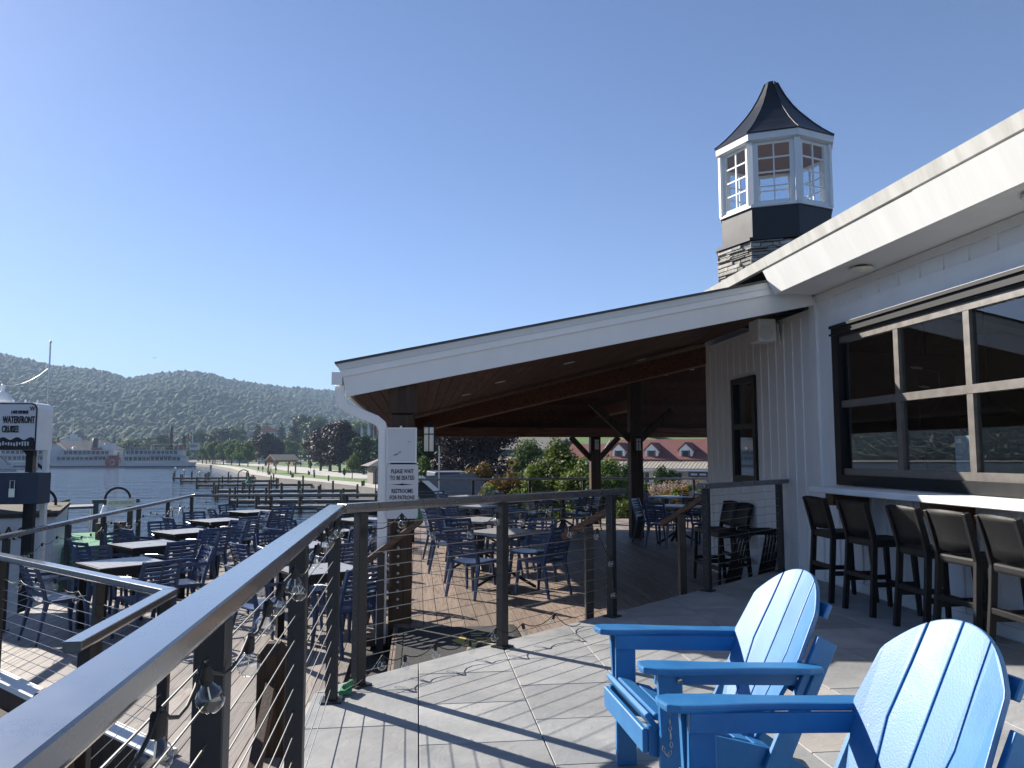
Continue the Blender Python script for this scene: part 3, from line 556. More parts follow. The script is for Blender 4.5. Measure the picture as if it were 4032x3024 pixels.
# gutter and downspout
gp = [(-.88, 2.16), (-.845, 2.075), (-.80, 2.04), (-.775, 2.04), (-.775, 2.17), (-.785, 2.17), (-.785, 2.05), (-.80, 2.05), (-.835, 2.085), (-.865, 2.165)]
MB().extr([(x_ - .0, 8.04, z_ + .03) for x_, z_ in gp], (0, 12.95, 0)).build('gutter', 'white_paint', pv, world=True)
MB().box(-.882, -.775, 8.03, 8.038, 2.07, 2.20).build('gutter_end', 'white_paint', pv, world=True)
ds = [(-.80, 8.10, 2.07), (-.80, 8.10, 1.93), (-.775, 8.10, 1.87), (-.72, 8.10, 1.83), (-.43, 8.105, 1.715), (-.375, 8.11, 1.67), (-.355, 8.115, 1.60), (-.352, 8.12, 1.0), (-.352, 8.12, D2 + .06)]
MB().ribbon(ds, .10, .075, (0, 1, 0)).build('downspout', 'white_paint', pv, world=True, bevel=.008)
ds2 = [(x_, 19.9, z_) for x_, y_, z_ in ds]; MB().ribbon(ds2, .10, .075, (0, 1, 0)).build('downspout', 'white_paint', pv, world=True, bevel=.008)
for x_, y_ in ((1.15, 10.9), (1.95, 9.9), (.75, 12.2), (3.6, 12.2), (4.9, 13.8)):
    o = thing('recessed_light', 'small round recessed light in the brown board ceiling of the pavilion', 'light', (x_, y_, zb_(x_) + .043), 0, 'recessed lights in the pavilion ceiling'); o.rotation_euler = (0, -math.atan(.21), 0); MB().lathe([(.06, -.004), (.078, -.004), (.08, 0), (0, 0)], 18).build('trim_ring', 'light_grey_plastic', o); MB().lathe([(.0, -.003), (.058, -.003), (.058, -.001)], 18).build('lens', 'lamp_glass', o)
# lanterns on the columns
def lantern(label, c, s=1):
    t = thing('lantern', label, 'lantern', c); mb = MB()
    MB().lathe([(.0, .17), (.03, .165), (.085, .13), (.085, .118), (0, .118)], 4, rot=PI / 4).build('hood', 'window_black', t)
    MB().box(-.05, .05, -.05, .05, -.135, .117).build('lamp_body', 'lamp_glass', t)
    mb = MB()
    for i in (-1, 1):
        for j in (-1, 1): mb.box(i * .057 - .006, i * .057 + .006, j * .057 - .006, j * .057 + .006, -.15, .12)
        mb.box(i * .0535 - .003, i * .0535 + .003, -.005, .005, -.14, .117); mb.box(-.005, .005, i * .0535 - .003, i * .0535 + .003, -.14, .117)
        mb.box(-.055, .055, i * .056 - .004, i * .056 + .004, .04, .05); mb.box(i * .056 - .004, i * .056 + .004, -.055, .055, .04, .05)
    mb.box(-.063, .063, -.063, .063, -.152, -.136).build('cage', 'window_black', t)
    MB().box(-.16, -.062, -.02, .02, .05, .09).build('arm', 'window_black', t); return t
lantern('black-framed square lantern on the timber column beside the notice boards', (.115, 8.29, 1.53)); lantern('black-framed square lantern on the column beside the round table', (4.55, 15.75, 1.58)).rotation_euler = (0, 0, -PI / 2); lantern('black-framed square lantern high on the braced back column', (4.45, 19.10, 1.62)).rotation_euler = (0, 0, -PI / 2)
# notice boards on the column
t = thing('whiteboard', 'blank white dry-erase board hung on the timber column', 'whiteboard', (-.165, 8.15, 1.28))
MB().box(-.313, -.018, 8.055, 8.062, 1.285, 1.63).build('board', 'paper', t, world=True); mb = MB()
for q in ((-.320, -.306, 1.278, 1.637), (-.026, -.011, 1.278, 1.637), (-.306, -.026, 1.278, 1.29), (-.306, -.026, 1.625, 1.637)): mb.box(q[0], q[1], 8.046, 8.066, q[2], q[3])
mb.build('frame', 'white_paint', t, world=True); MB().box(-.185, -.165, 8.05, 8.16, 1.637, 1.655).build('hook', 'white_paint', t, world=True); MB().box(-.25, -.09, 8.066, 8.165, 1.3, 1.6).build('backing', 'timber_z', t, world=True)
MB().tube([(-.24, 8.052, 1.36), (-.20, 8.052, 1.372)], .002, 4).tube([(-.245, 8.052, 1.352), (-.205, 8.052, 1.36)], .002, 4).tube([(-.198, 8.052, 1.39), (-.195, 8.052, 1.378)], .002, 4).tube([(-.185, 8.052, 1.38), (-.18, 8.052, 1.392), (-.172, 8.052, 1.386), (-.178, 8.052, 1.376)], .0018, 4).tube([(-.10, 8.052, 1.48), (-.095, 8.052, 1.493), (-.075, 8.052, 1.497)], .0018, 4).build('marker_scribble', 'ink', t, world=True)
t = thing('notice_sign', 'white sign reading please wait to be seated, restrooms for patrons only', 'sign', (-.165, 8.15, .72))
r = .025; pts = []
for cx_, cz_, a0 in ((-.018, .735, -90), (-.018, 1.235, 0), (-.288, 1.235, 90), (-.288, .735, 180)):
    for k in range(5): a = R(a0 + 22.5 * k); pts.append((cx_ + r * math.cos(a), 8.052, cz_ + r * math.sin(a)))
MB().extr(pts, (0, .004, 0)).build('plate', 'paper', t, world=True); MB().box(-.24, -.09, 8.058, 8.165, .78, 1.2).build('backing', 'timber_z', t, world=True)
inv = rootmat(t).inverted()
for body, z, s_ in (('PLEASE WAIT', 1.188, .058), ('TO BE SEATED', 1.122, .058), ('RESTROOMS', .988, .058), ('FOR PATRONS', .922, .058), ('ONLY', .853, .058)): text('lettering', body, s_, 'ink', t, inv @ mtx((-.155, 8.0495, z), (1, 0, 0), (0, 0, 1)), .0012, .66, bold=.0012)
MB().extr([(-.27, 8.05, 1.056), (-.18, 8.05, 1.062), (-.155, 8.05, 1.066), (-.13, 8.05, 1.062), (-.04, 8.05, 1.056), (-.13, 8.05, 1.05), (-.155, 8.05, 1.046), (-.18, 8.05, 1.05)], (0, .002, 0)).build('divider', 'ink', t, world=True)
# door mat with crest
t = thing('door_mat', 'dark ribbed entrance mat with a faded yellow sail crest and lettering', 'mat', (.45, 7.1, D1))
tm = [(-.17, 6.30), (.96, 7.24), (.96, 7.93), (-.17, 7.95)]
MB().prism([(-.165, 5.62), (.97, 6.62), (.97, 7.92), (-.165, 7.92)], D1 + .002, D1 + .012).build('mat_field', 'mat_grey', t, world=True)
MB().box(-.175, -.12, 5.7, 7.93, D1 + .0125, D1 + .018).box(.925, .98, 6.7, 7.93, D1 + .0125, D1 + .018).build('mat_border', 'rubber', t, world=True)
zc = D1 + .0135
def flat(poly): return MB().prism(poly, zc - .001, zc).build('crest', 'mat_yellow', t, world=True)
flat([(.33, 7.35), (.40, 7.44), (.43, 7.60), (.47, 7.42), (.44, 7.28), (.50, 7.10), (.44, 6.94), (.46, 7.10), (.40, 7.20)])
flat([(.50, 7.30), (.56, 7.20), (.52, 7.05), (.48, 7.18)])
for k, (xa, xb, yy) in enumerate([(.52, .66, 7.58), (.52, .62, 7.50), (.55, .76, 7.38), (.55, .80, 7.26), (.60, .78, 7.15), (.60, .80, 7.06), (.48, .58, 6.93), (.62, .80, 6.93), (.52, .60, 6.82), (.62, .76, 6.80)]): flat([(xa, yy), (xb, yy), (xb, yy + .04), (xa, yy + .04)])
# ================================================================== cupola tower
TC = Vector((6.16, 12.57, 0)); tz = lambda y, D=13.1: ond(3063, y, D).z
Zs, Zb, Zw0, Zw1, Ze0, Ze1, Zt = 3.3, tz(930), tz(797), tz(545, 13.15), tz(545, 13.05), tz(508, 13.0), 7.94
tw = thing('cupola_tower', 'octagonal white windowed cupola on a stone chimney base with black bell roof', 'tower', (TC.x, TC.y, 3.0))
def oct_(name, m, prof, **k): return MB().lathe(prof, 8, (TC.x, TC.y, 0), R(41.5)).build(name, m, tw, world=True, **k)
oct_('stone_core', 'stone_wall', [(.96, 2.9), (.96, Zb - .02)])
oct_('cap_flashing', 'tower_black', [(1.07, Zb - .05), (1.07, Zb - .003)])
oct_('skirt', 'tower_black', [(.955, Zb), (.955, Zw0 - .05)])
oct_('sill', 'white_paint', [(.985, Zw0 - .048), (.985, Zw0)], bevel=.006)
oct_('head', 'white_paint', [(.955, Zw1), (.97, Ze0), (1.03, Ze0 + .03), (1.035, Ze1), (.9, Ze1)])
hh = Zt - Ze1
prf = [(1.045, Ze1 + .001), (1.05, Ze1 + .02), (.955, Ze1 + hh * .075), (.855, Ze1 + hh * .145), (.715, Ze1 + hh * .255), (.585, Ze1 + hh * .37), (.465, Ze1 + hh * .48), (.355, Ze1 + hh * .60), (.250, Ze1 + hh * .74), (.168, Ze1 + hh * .87), (.112, Ze1 + hh * .97), (.075, Zt)]
rf = oct_('bell_roof', 'tower_black', prf)
for k in range(8):
    a = R(41.5 + 45 * k); MB().tube([(TC.x + (r_ + .006) * math.cos(a), TC.y + (r_ + .006) * math.sin(a), z_ + .004) for r_, z_ in prf[1:-1]], .009, 5).build('seam', 'tower_black', rf, world=True)
oct_('inner_lining', 'tower_copper', [(.90, Zw1 - .02), (.55, Ze1 + hh * .2), (.2, Ze1 + hh * .5), (.05, Ze1 + hh * .6)])
ap = .955 * math.cos(R(22.5)); hl = .955 * math.sin(R(22.5))
for k in range(8):
    a = R(19 + 45 * k); n = Vector((math.cos(a), math.sin(a), 0)); t_ = Vector((-n.y, n.x, 0)); c = TC + n * ap
    P3 = lambda u, z, o=0: c + t_ * u + n * o + Vector((0, 0, z))
    def fb(name, m, u0, u1, z0, z1, o0, o1, par=tw): return MB().extr([P3(u0, z0, o0), P3(u1, z0, o0), P3(u1, z1, o0), P3(u0, z1, o0)], n * (o1 - o0)).build(name, m, par, world=True)
    av = R(41.5 + 45 * k); MB().bar(TC + Vector((math.cos(av), math.sin(av), 0)) * .93 + Vector((0, 0, Zw0)), TC + Vector((math.cos(av), math.sin(av), 0)) * .93 + Vector((0, 0, Zw1)), .10, .10, (math.cos(av), math.sin(av), 0)).build('corner_post', 'white_paint', tw, world=True)
    wn_ = fb('window_frame', 'white_paint', -hl + .055, -hl + .12, Zw0, Zw1, -.05, .0); fb('window_frame', 'white_paint', hl - .12, hl - .055, Zw0, Zw1, -.05, 0); fb('window_frame', 'white_paint', -hl + .12, hl - .12, Zw0, Zw0 + .06, -.05, -.001); fb('window_frame', 'white_paint', -hl + .12, hl - .12, Zw1 - .07, Zw1, -.05, -.001)
    z0, z1 = Zw0 + .06, Zw1 - .07; u0, u1 = -hl + .12, hl - .12
    fb('muntin', 'white_paint', -.012, .012, z0, z1, -.035, -.010)
    for q in (1, 2, 3): zz = z0 + (z1 - z0) * q / 4; fb('muntin', 'white_paint', u0, u1, zz - .011, zz + .011, -.034, -.011)
    for q in range(4):
        for (ua, ub) in ((u0, -.012), (.012, u1)): fb('pane', 'clear_pane', ua, ub, z0 + (z1 - z0) * q / 4 + .011 * (q > 0), z0 + (z1 - z0) * (q + 1) / 4 - .011 * (q < 3), -.026, -.022)
    if k in (3, 4, 5, 6):
        z = Zb - .06; ap2 = 1.02 * math.cos(R(22.5)); hl2 = 1.02 * math.sin(R(22.5)) + .02; c = TC + n * ap2
        while z > 3.05:
            h_ = random.choice((.032, .042, .055, .07)); u = -hl2
            while u < hl2 - .03:
                l_ = min(random.uniform(.10, .42), hl2 - u); l_ = hl2 - u if hl2 - u - l_ < .08 else l_; pr_ = random.uniform(-.01, .04); j = lambda: random.uniform(-.006, .006)
                MB().extr([P3(u + .004, z - h_ + .006 + j(), -.10), P3(u + l_ - .004, z - h_ + .006 + j(), -.10), P3(u + l_ - .004, z + j() - .004, -.10), P3(u + .004, z + j() - .004, -.10)], n * (.10 + pr_)).build('ledge_stone', 'stone_a', tw, world=True, bevel=.008); u += l_
            z -= h_
# ================================================================== slatted chairs, tables, stools
def make_chair(arms):
    t = thing('slat_chair', '-', 'chair'); C = 'chair_navy'; W = .225
    ns = 7; mb = MB()                                                           # dished seat with rolled edge
    for j in range(ns):
        y = -.21 + .43 * j / (ns - 1)
        for i in range(ns):
            x = -1 + 2 * i / (ns - 1); e = max(abs(x), abs(-1 + 2 * j / (ns - 1))); mb.v.append((x * (W - .012 * abs(-1 + 2 * j / (ns - 1)) ** 6), y, .447 - .018 * (1 - x * x) + .010 * (j / (ns - 1)) - (.012 if e == 1 else 0)))
    for j in range(ns - 1):
        for i in range(ns - 1): a = j * ns + i; mb.f.append((a, a + 1, a + ns + 1, a + ns))
    rim = [i for i in range(ns)] + [j * ns + ns - 1 for j in range(1, ns)] + [(ns - 1) * ns + i for i in range(ns - 2, -1, -1)] + [j * ns for j in range(ns - 2, 0, -1)]
    low = []
    for i in rim: v = mb.v[i]; low.append(len(mb.v)); mb.v.append((v[0] * .97, v[1] * .97, .405))
    for k in range(len(rim)): mb.f.append((rim[k], rim[(k + 1) % len(rim)], low[(k + 1) % len(rim)], low[k]))
    mb.f.append(tuple(low)); mb.build('seat', C, t, smooth=False)
    for s in (-1, 1):
        MB().bar((s * .205, .19, .42), (s * .225, .235, 0), .042, .045, (1, 0, 0), .028, .030).build('leg', C, t, bevel=.006)
        MB().bar((s * .205, -.19, .42), (s * .225, -.285, 0), .042, .05, (1, 0, 0), .028, .032).build('leg', C, t, bevel=.006)
    bx = lambda z: -.20 - .125 * max(0, (z - .42) / .42) ** 1.25
    cv = lambda x: -.030 * (1 - (x / .22) ** 2)
    for s in (-1, 1): MB().ribbon([(s * (.212 - .012 * k / 6), bx(.41 + .43 * k / 6), .41 + .43 * k / 6) for k in range(7)], .034, .036, (0, 1, 0)).build('back_post', C, t)
    for k, (z, hgt) in enumerate([(.822, .040), (.765, .026), (.718, .026), (.671, .026), (.624, .026), (.577, .026), (.515, .055)]):
        MB().ribbon([(x, bx(z) + cv(x) * (1), z) for x in (-.20, -.12, 0, .12, .20)], hgt, .016, (0, 1, .2)).build('back_slat', C, t)
    MB().ribbon([(0.0, bx(z) - .030 + .004, z) for z in (.50, .60, .70, .82)], .022, .014, (0, 1, 0)).build('back_rib', C, t)
    if arms:
        for s in (-1, 1): MB().ribbon([(s * .212, bx(.66) + .01, .655), (s * .245, -.16, .665), (s * .262, .02, .66), (s * .262, .15, .645), (s * .252, .20, .60), (s * .236, .205, .43)], .036, .022, (s, 0, .15)).build('arm', C, t, bevel=.005)
    return t
chA, chB = make_chair(True), make_chair(False)
used = set()
def chair(kind, x, y, z, rz, label, group):
    src = chA if kind == 'A' else chB
    if kind not in used: used.add(kind); src.location = (x, y, z); src.rotation_euler = (0, 0, rz); src['label'] = label; src['group'] = group; return src
    return dup(src, (x, y, z), rz, label, group)
def make_table(kind, size=.74, h=.74):
    t = thing('dining_table', '-', 'table'); n = 8; hs = size / 2
    for k in range(n): x0 = -hs + .012 + (size - .024) * k / n; MB().box(x0 + .0012, x0 + (size - .024) / n - .0012, -hs + .012, hs - .012, h - .026, h).build('top_slat', 'table_grey', t)
    mb = MB()
    for s in (-1, 1): mb.box(s * hs - .012, s * hs + .012, -hs - .012, hs + .012, h - .034, h - .001); mb.box(-hs + .012, hs - .012, s * hs - .012, s * hs + .012, h - .034, h - .001)
    mb.build('top_frame', 'table_grey' if kind == 'p' else 'window_black', t, bevel=.002); MB().lathe([(.0, .0005), (.022, .0005), (.024, 0)], 14, (0, 0, h)).build('hole_cap', 'window_black', t)
    if kind == 'p':
        MB().bar((0, 0, .05), (0, 0, h - .035), .075, .075, (0, 1, 0)).build('pedestal', 'window_black', t, bevel=.004); MB().cbox((0, 0, h - .04), (.4, .4, .012)).build('top_plate', 'window_black', t)
        for k in range(4): a = PI / 4 + k * PI / 2; MB().bar((.03 * math.cos(a), .03 * math.sin(a), .24), (.40 * math.cos(a), .40 * math.sin(a), .022), .045, .035).build('foot', 'window_black', t, bevel=.004)
    else:
        MB().box(-hs + .03, hs - .03, -hs + .03, -hs + .05, h - .10, h - .036).box(-hs + .03, hs - .03, hs - .05, hs - .03, h - .10, h - .036).box(-hs + .03, -hs + .05, -hs + .05, hs - .05, h - .10, h - .036).box(hs - .05, hs - .03, -hs + .05, hs - .05, h - .10, h - .036).build('apron', 'window_black', t)
        for i in (-1, 1):
            for j in (-1, 1): MB().cbox((i * (hs - .05), j * (hs - .05), (h - .036) / 2), (.075, .075, h - .036)).build('leg', 'window_black', t, bevel=.004)
    return t
tbL, tbP = make_table('l'), make_table('p', .70); usedt = set()
def table(kind, x, y, z, rz, label, sc=1):
    src = tbL if kind == 'l' else tbP
    g = 'square tables on the lower deck' if kind == 'l' else 'square pedestal tables under the pavilion'
    if kind not in usedt: usedt.add(kind); o = src; o.location = (x, y, z); o.rotation_euler = (0, 0, rz); o['label'] = label; o['group'] = g
    else: o = dup(src, (x, y, z), rz, label, g)
    return o
SIDES = {45: 'its back to the lake', 135: 'its back to the patio', 225: 'its back to the covered deck', 315: 'its back to the far docks', 0: 'its back to the patio', 90: 'its back to the bar', 180: 'its back to the docks', 270: 'its back to the lake'}
def seats(kind, tx, ty, z, r0, desc, sides, grp, dist=.62):
    for a, jit in sides:
        # a: direction from table to chair, in degrees clockwise-free world angle
        ang = R(a) + r0; x = tx + dist * math.cos(ang); y = ty + dist * math.sin(ang)
        dirs = {0: 'bar', 1: 'far docks', 2: 'lake', 3: 'patio'}; q = int(((a + math.degrees(r0) + 45) % 360) // 90)
        chair(kind, x, y, z, ang + PI / 2 + R(jit), f'navy chair at {desc}, back to the {dirs[q]}', grp)
gl, gp_ = 'navy chairs on the lower deck', 'navy chairs under the pavilion'
LT = [(-3.32, 9.45, 40, 'grey table beside the stair well railing'), (-3.66, 11.35, 42, 'second grey table by the lake railing'), (-3.68, 13.15, 43, 'middle grey table along the lake railing'), (-3.70, 15.3, 44, 'fourth grey table by the lake railing'), (-3.55, 17.6, 45, 'grey table in the railing corner'),
      (-1.02, 8.68, 30, 'grey table beside the timber column'), (-1.50, 10.9, 40, 'grey table past the timber column one'), (-1.45, 12.95, 44, 'grey table halfway along the deck step'), (-1.05, 15.2, 40, 'grey table near the lower deck end'), (-1.25, 17.4, 40, 'grey table at the end rail')]
for i, (x, y, rz, d) in enumerate(LT):
    table('l', x, y, D2, R(rz), 'square ' + d)
    seats('A', x, y, D2, R(rz), d, [(k * 90, random.uniform(-14, 14)) for k in range(4)], gl, random.uniform(.60, .68))
PT = [(1.13, 10.08, 45, 'pedestal table nearest the mat'), (.96, 11.95, 45, 'second pedestal table from the mat'), (1.15, 15.1, 45, 'third pedestal table from the mat'), (1.2, 18.6, 45, 'pedestal table in the back corner'), (3.3, 17.6, 20, 'table left of the braced column'), (5.0, 14.65, 45, 'pedestal table right of the thick column'), (5.85, 17.9, 30, 'pedestal table by the flower bed')]
for i, (x, y, rz, d) in enumerate(PT):
    table('p', x, y, D1, R(rz), 'square ' + d)
    seats('B' if i in (0, 1) else 'A', x, y, D1, R(rz), d, [(k * 90, random.uniform(-14, 14)) for k in range(4)], gp_, random.uniform(.58, .64))
chair('B', .42, 12.9, D1, R(-80), 'navy slatted plastic chair standing alone at the lake edge of the covered deck', gp_)

def make_stool():
    t = thing('bar_stool', '-', 'stool'); C = 'stool_black'                           # faces +X
    mb = MB().box(-.20, .20, -.205, .205, .575, .64); mb.build('seat', C, t, bevel=.018, seg=2)
    for s in (-1, 1):
        MB().bar((.175, s * .185, .58), (.205, s * .20, 0), .042, .045, (0, 1, 0), .034, .036).build('leg', C, t, bevel=.004)
        MB().ribbon([(-.235, s * .20, 0), (-.20, s * .19, .40), (-.185, s * .188, .62), (-.21, s * .19, .74), (-.265, s * .192, .955)], .036, .048, (1, 0, 0)).build('rear_leg', C, t, bevel=.004)
    bz = lambda z: -.19 - .085 * max(0, (z - .64) / .32) ** 1.4
    MB().add(*(lambda g: (g, [(i * 5 + j, i * 5 + j + 1, (i + 1) * 5 + j + 1, (i + 1) * 5 + j) for i in range(5) for j in range(4)] + [(30 + i * 5 + j, 30 + (i + 1) * 5 + j, 30 + (i + 1) * 5 + j + 1, 30 + i * 5 + j + 1) for i in range(5) for j in range(4)] + [(j, 30 + j, 31 + j, j + 1) for j in range(4)] + [(25 + j, 26 + j, 56 + j, 55 + j) for j in range(4)]))([(bz(z) - .032 * (1 - (y / .19) ** 2) + o, y, z + (.022 * (1 - (y / .19) ** 2) if k == 0 else 0) * -1 - (.012 * (y / .19) ** 2 if k == 5 else 0) + (.0)) for o in (0, .016) for k, z in enumerate((.685, .74, .80, .86, .92, .968)) for y in (-.186, -.1, 0, .1, .186)])).build('backrest', C, t, smooth=True)
    MB().box(.165, .205, -.18, .18, .20, .245).build('foot_rail', C, t, bevel=.004); MB().box(-.225, -.19, -.18, .18, .30, .34).build('stretcher', C, t, bevel=.004)
    for s in (-1, 1): MB().box(-.2, .17, s * .192 - .016, s * .192 + .016, .245, .285).build('stretcher', C, t, bevel=.004)
    return t
stl = make_stool(); SY = [7.08, 6.46, 5.72, 5.24, 4.70, 4.0]
ords = ['black bar stool at the counter end next to the cable railing', 'second black bar stool along the counter from the cable railing', 'third black bar stool along the counter from the cable railing', 'fourth black bar stool along the counter from the cable railing', 'fifth black bar stool along the counter, in sunlight', 'sixth black bar stool along the counter from the cable railing']
for i, yy in enumerate(SY):
    loc, rz = (4.03, yy - .02, 0), R([-2, 2, -3, 3, -5, 0][i])
    if i == 0: stl.location = loc; stl.rotation_euler = (0, 0, rz); stl['label'] = ords[0]; stl['group'] = 'bar stools along the counter'
    else: dup(stl, loc, rz, ords[i], 'bar stools along the counter')
dup(stl, (4.06, 9.95, D1), R(182), 'black bar stool parked against the siding behind the short railing, beside folding stands', 'bar stools parked behind the short railing', (1, 1, 1.12)); dup(stl, (4.06, 10.42, D1), R(180), 'black bar stool parked against the siding behind the short railing, further from folding stands', 'bar stools parked behind the short railing', (1, 1, 1.12))
# folded tray stands leaning on the siding
for k in range(5):
    yy = 8.98 + .085 * k; t = thing('tray_stand', 'folded black tubular tray stand leaning with others against the siding', 'stand', (4.2, yy + .3, D1), 0, 'folded tray stands')
    for dx in (0, .055):
        f_ = lambda x_, s_: (x_, yy + .36 - .34 * s_ + dx * (1 - s_), D1 + .012 + .76 * s_)
        MB().tube([f_(3.93, 0), f_(3.95, .9), f_(3.98, .98), f_(4.03, 1), f_(4.27, 1), f_(4.32, .98), f_(4.34, .9), f_(4.355, 0)], .0125, 6).build('loop_leg', 'window_black', t, world=True, smooth=True)
    MB().tube([(3.94, yy, D1 + .80), (4.36, yy, D1 + .80)], .017, 6).build('strap_bar', 'window_black', t, world=True)

# ================================================================== adirondack chairs
def adirondack(label, loc, rz):
    t = thing('adirondack_chair', label, 'chair', loc, rz, 'blue adirondack chairs'); C = 'adirondack_blue'     # front towards -X, rear +X
    az = lambda u: .592 - .045 * u
    for s in (-1, 1):
        out = [(-.03, .02), (-.025, .055), (.02, .075), (.10, .078), (.22, .070), (.38, .058), (.52, .056), (.62, .062), (.68, .055), (.69, .02), (.68, -.035), (.52, -.035), (.38, -.032), (.24, -.038), (.12, -.052), (.02, -.055), (-.02, -.04)]
        o = [(u, s * (.305 + v), az(u)) for u, v in out]; MB().extr(o, (0, 0, -.026)).build('arm', C, t, bevel=.008, seg=2)
        MB().box(.055, .145, s * .290 - .013, s * .290 + .013, 0, .561).build('front_leg', C, t, bevel=.004)
        MB().extr([(.04, s * .318 - .011, .56), (.10, s * .318 - .011, .56), (.082, s * .318 - .011, .40), (.058, s * .318 - .011, .33), (.05, s * .318 - .011, .33)], (0, .022, 0)).build('arm_bracket', C, t)
        MB().bar((.05, s * .3045 - s * .04 + s * .0, .5345), (.66, s * .2645, .506), .022, .062).build('arm_rail', C, t, bevel=.003)
        MB().extr([(.02, s * .258 - .012, .355), (.10, s * .258 - .012, .355), (.55, s * .258 - .012, .235), (.86, s * .258 - .012, .03), (.86, s * .258 - .012, .0), (.72, s * .258 - .012, 0), (.48, s * .258 - .012, .13), (.02, s * .258 - .012, .25)], (0, .024, 0)).build('side_rail', C, t)
        MB().bar((.50, s * .286, .17), (.735, s * .286, .645), .024, .085, (1, 0, 0)).build('back_leg', C, t, bevel=.003)
    for k in range(6):
        u = .085 + .078 * k; z = .372 - .03 * k * .85; MB().bar((u, -.245 + .0, z), (u, .245, z), .071, .02, (.28, 0, 1)).build('seat_slat', C, t, bevel=.005)
    MB().bar((.035, -.272, .368), (.035, .272, .368), .022, .075, (-.7, 0, 1)).build('front_slat', C, t, bevel=.004); MB().bar((.008, -.272, .302), (.008, .272, .302), .022, .088).build('front_slat', C, t, bevel=.004)
    # fan back: four slats on a shallow concave curve
    B0 = Vector((.47, 0, .20)); BD = Vector((.33, 0, .666)); bn = Vector((-.666, 0, .33)).normalized()
    ht = .750
    def bp(u, v): return B0 + BD.normalized() * u + Vector((0, v, 0)) + bn * (.036 * (v / .28) ** 2)
    edge = lambda u: .155 + (.285 - .155) * min(1, u / (.40)) if u < .40 else .285 - .045 * ((u - .40) / .36)
    top = lambda v: ht - .15 * (abs(v) / .25) ** 2.2
    for k in range(4):
        f0, f1 = -1 + .5 * k, -.5 + .5 * k; L_ = [0, .12, .25, .40, .5, .58]; q0, q1 = [], []
        for u in L_: e = edge(u); q0.append(bp(u, f0 * e + .0035)); q1.append(bp(u, f1 * e - .0035))
        e = edge(.66); tp = []
        for j in range(6): v = (f0 + (f1 - f0) * j / 5) * e; v += .0035 if j == 0 else (-.0035 if j == 5 else 0); tp.append(bp(top(v), v))
        MB().extr(q0 + tp + q1[::-1], bn * -.02).build('back_slat', C, t, bevel=.004, seg=2)
        for u in (.35,):
            vm = (f0 + f1) / 2 * edge(u); m_ = MB().lathe([(0, .002), (.005, .002), (.006, 0)], 8); mm = mtx(bp(u, vm), (0, 1, 0), BD); m_.v = [tuple(mm @ Vector((v[0], v[1], abs(v[2])))) for v in m_.v]; m_.build('screw', 'screw', t)
    MB().bar(B0 + BD.normalized() * .33 - bn * .045 + Vector((0, -.31, 0)), B0 + BD.normalized() * .33 - bn * .045 + Vector((0, .31, 0)), .03, .10, BD).build('back_brace', C, t, bevel=.004)
    MB().bar(B0 + BD.normalized() * .62 - bn * .032 + Vector((0, -.235, 0)), B0 + BD.normalized() * .62 - bn * .032 + Vector((0, .235, 0)), .022, .06, BD).build('back_brace', C, t, bevel=.004)
    MB().bar((.52, -.272, .175), (.52, .272, .175), .024, .07).build('back_brace', C, t)
    for s in (-1, 1):
        for (u, z) in ((.13, .525), (.62, .505), (.10, .14)):
            m_ = MB().lathe([(.0, .004), (.009, .004), (.010, 0)], 10); mm = mtx((u, s * .3045 if u == .13 else (s * .279 if u > .5 else s * .3035), z), (1, 0, 0), (0, 0, s)); m_.v = [tuple(mm @ Vector(v)) for v in m_.v]; m_.build('bolt', 'screw', t, smooth=True)
    return t
adirondack('blue fan-backed adirondack chair between its twin and the cable railing', (.835, 3.17, 0), R(1.5)); ad2 = adirondack('blue fan-backed adirondack chair with its back sunlit, farther from the cable railing', (.80, 2.13, 0), R(2))
t = thing('lock_chain', 'short steel chain hooked on the leg of the adirondack chair', 'chain', (.92, 2.85, .3)); pts = [(.925, 2.848, .42), (.928, 2.846, .35), (.932, 2.845, .29), (.92, 2.845, .26), (.905, 2.845, .28), (.90, 2.85, .30)]
for i in range(len(pts) - 1):
    a, b = Vector(pts[i]), Vector(pts[i + 1]); n_ = max(1, int((b - a).length / .022))
    for k in range(n_):
        c = a.lerp(b, (k + .5) / n_); d = (b - a).normalized(); sx = Vector((0, 1, 0)) if (k + i) % 2 else d.cross(Vector((0, 1, 0)))
        MB().tube([c + d * .012, c + sx * .006, c - d * .012, c - sx * .006, c + d * .012], .0018, 4, False).build('link', 'chain', t, world=True)

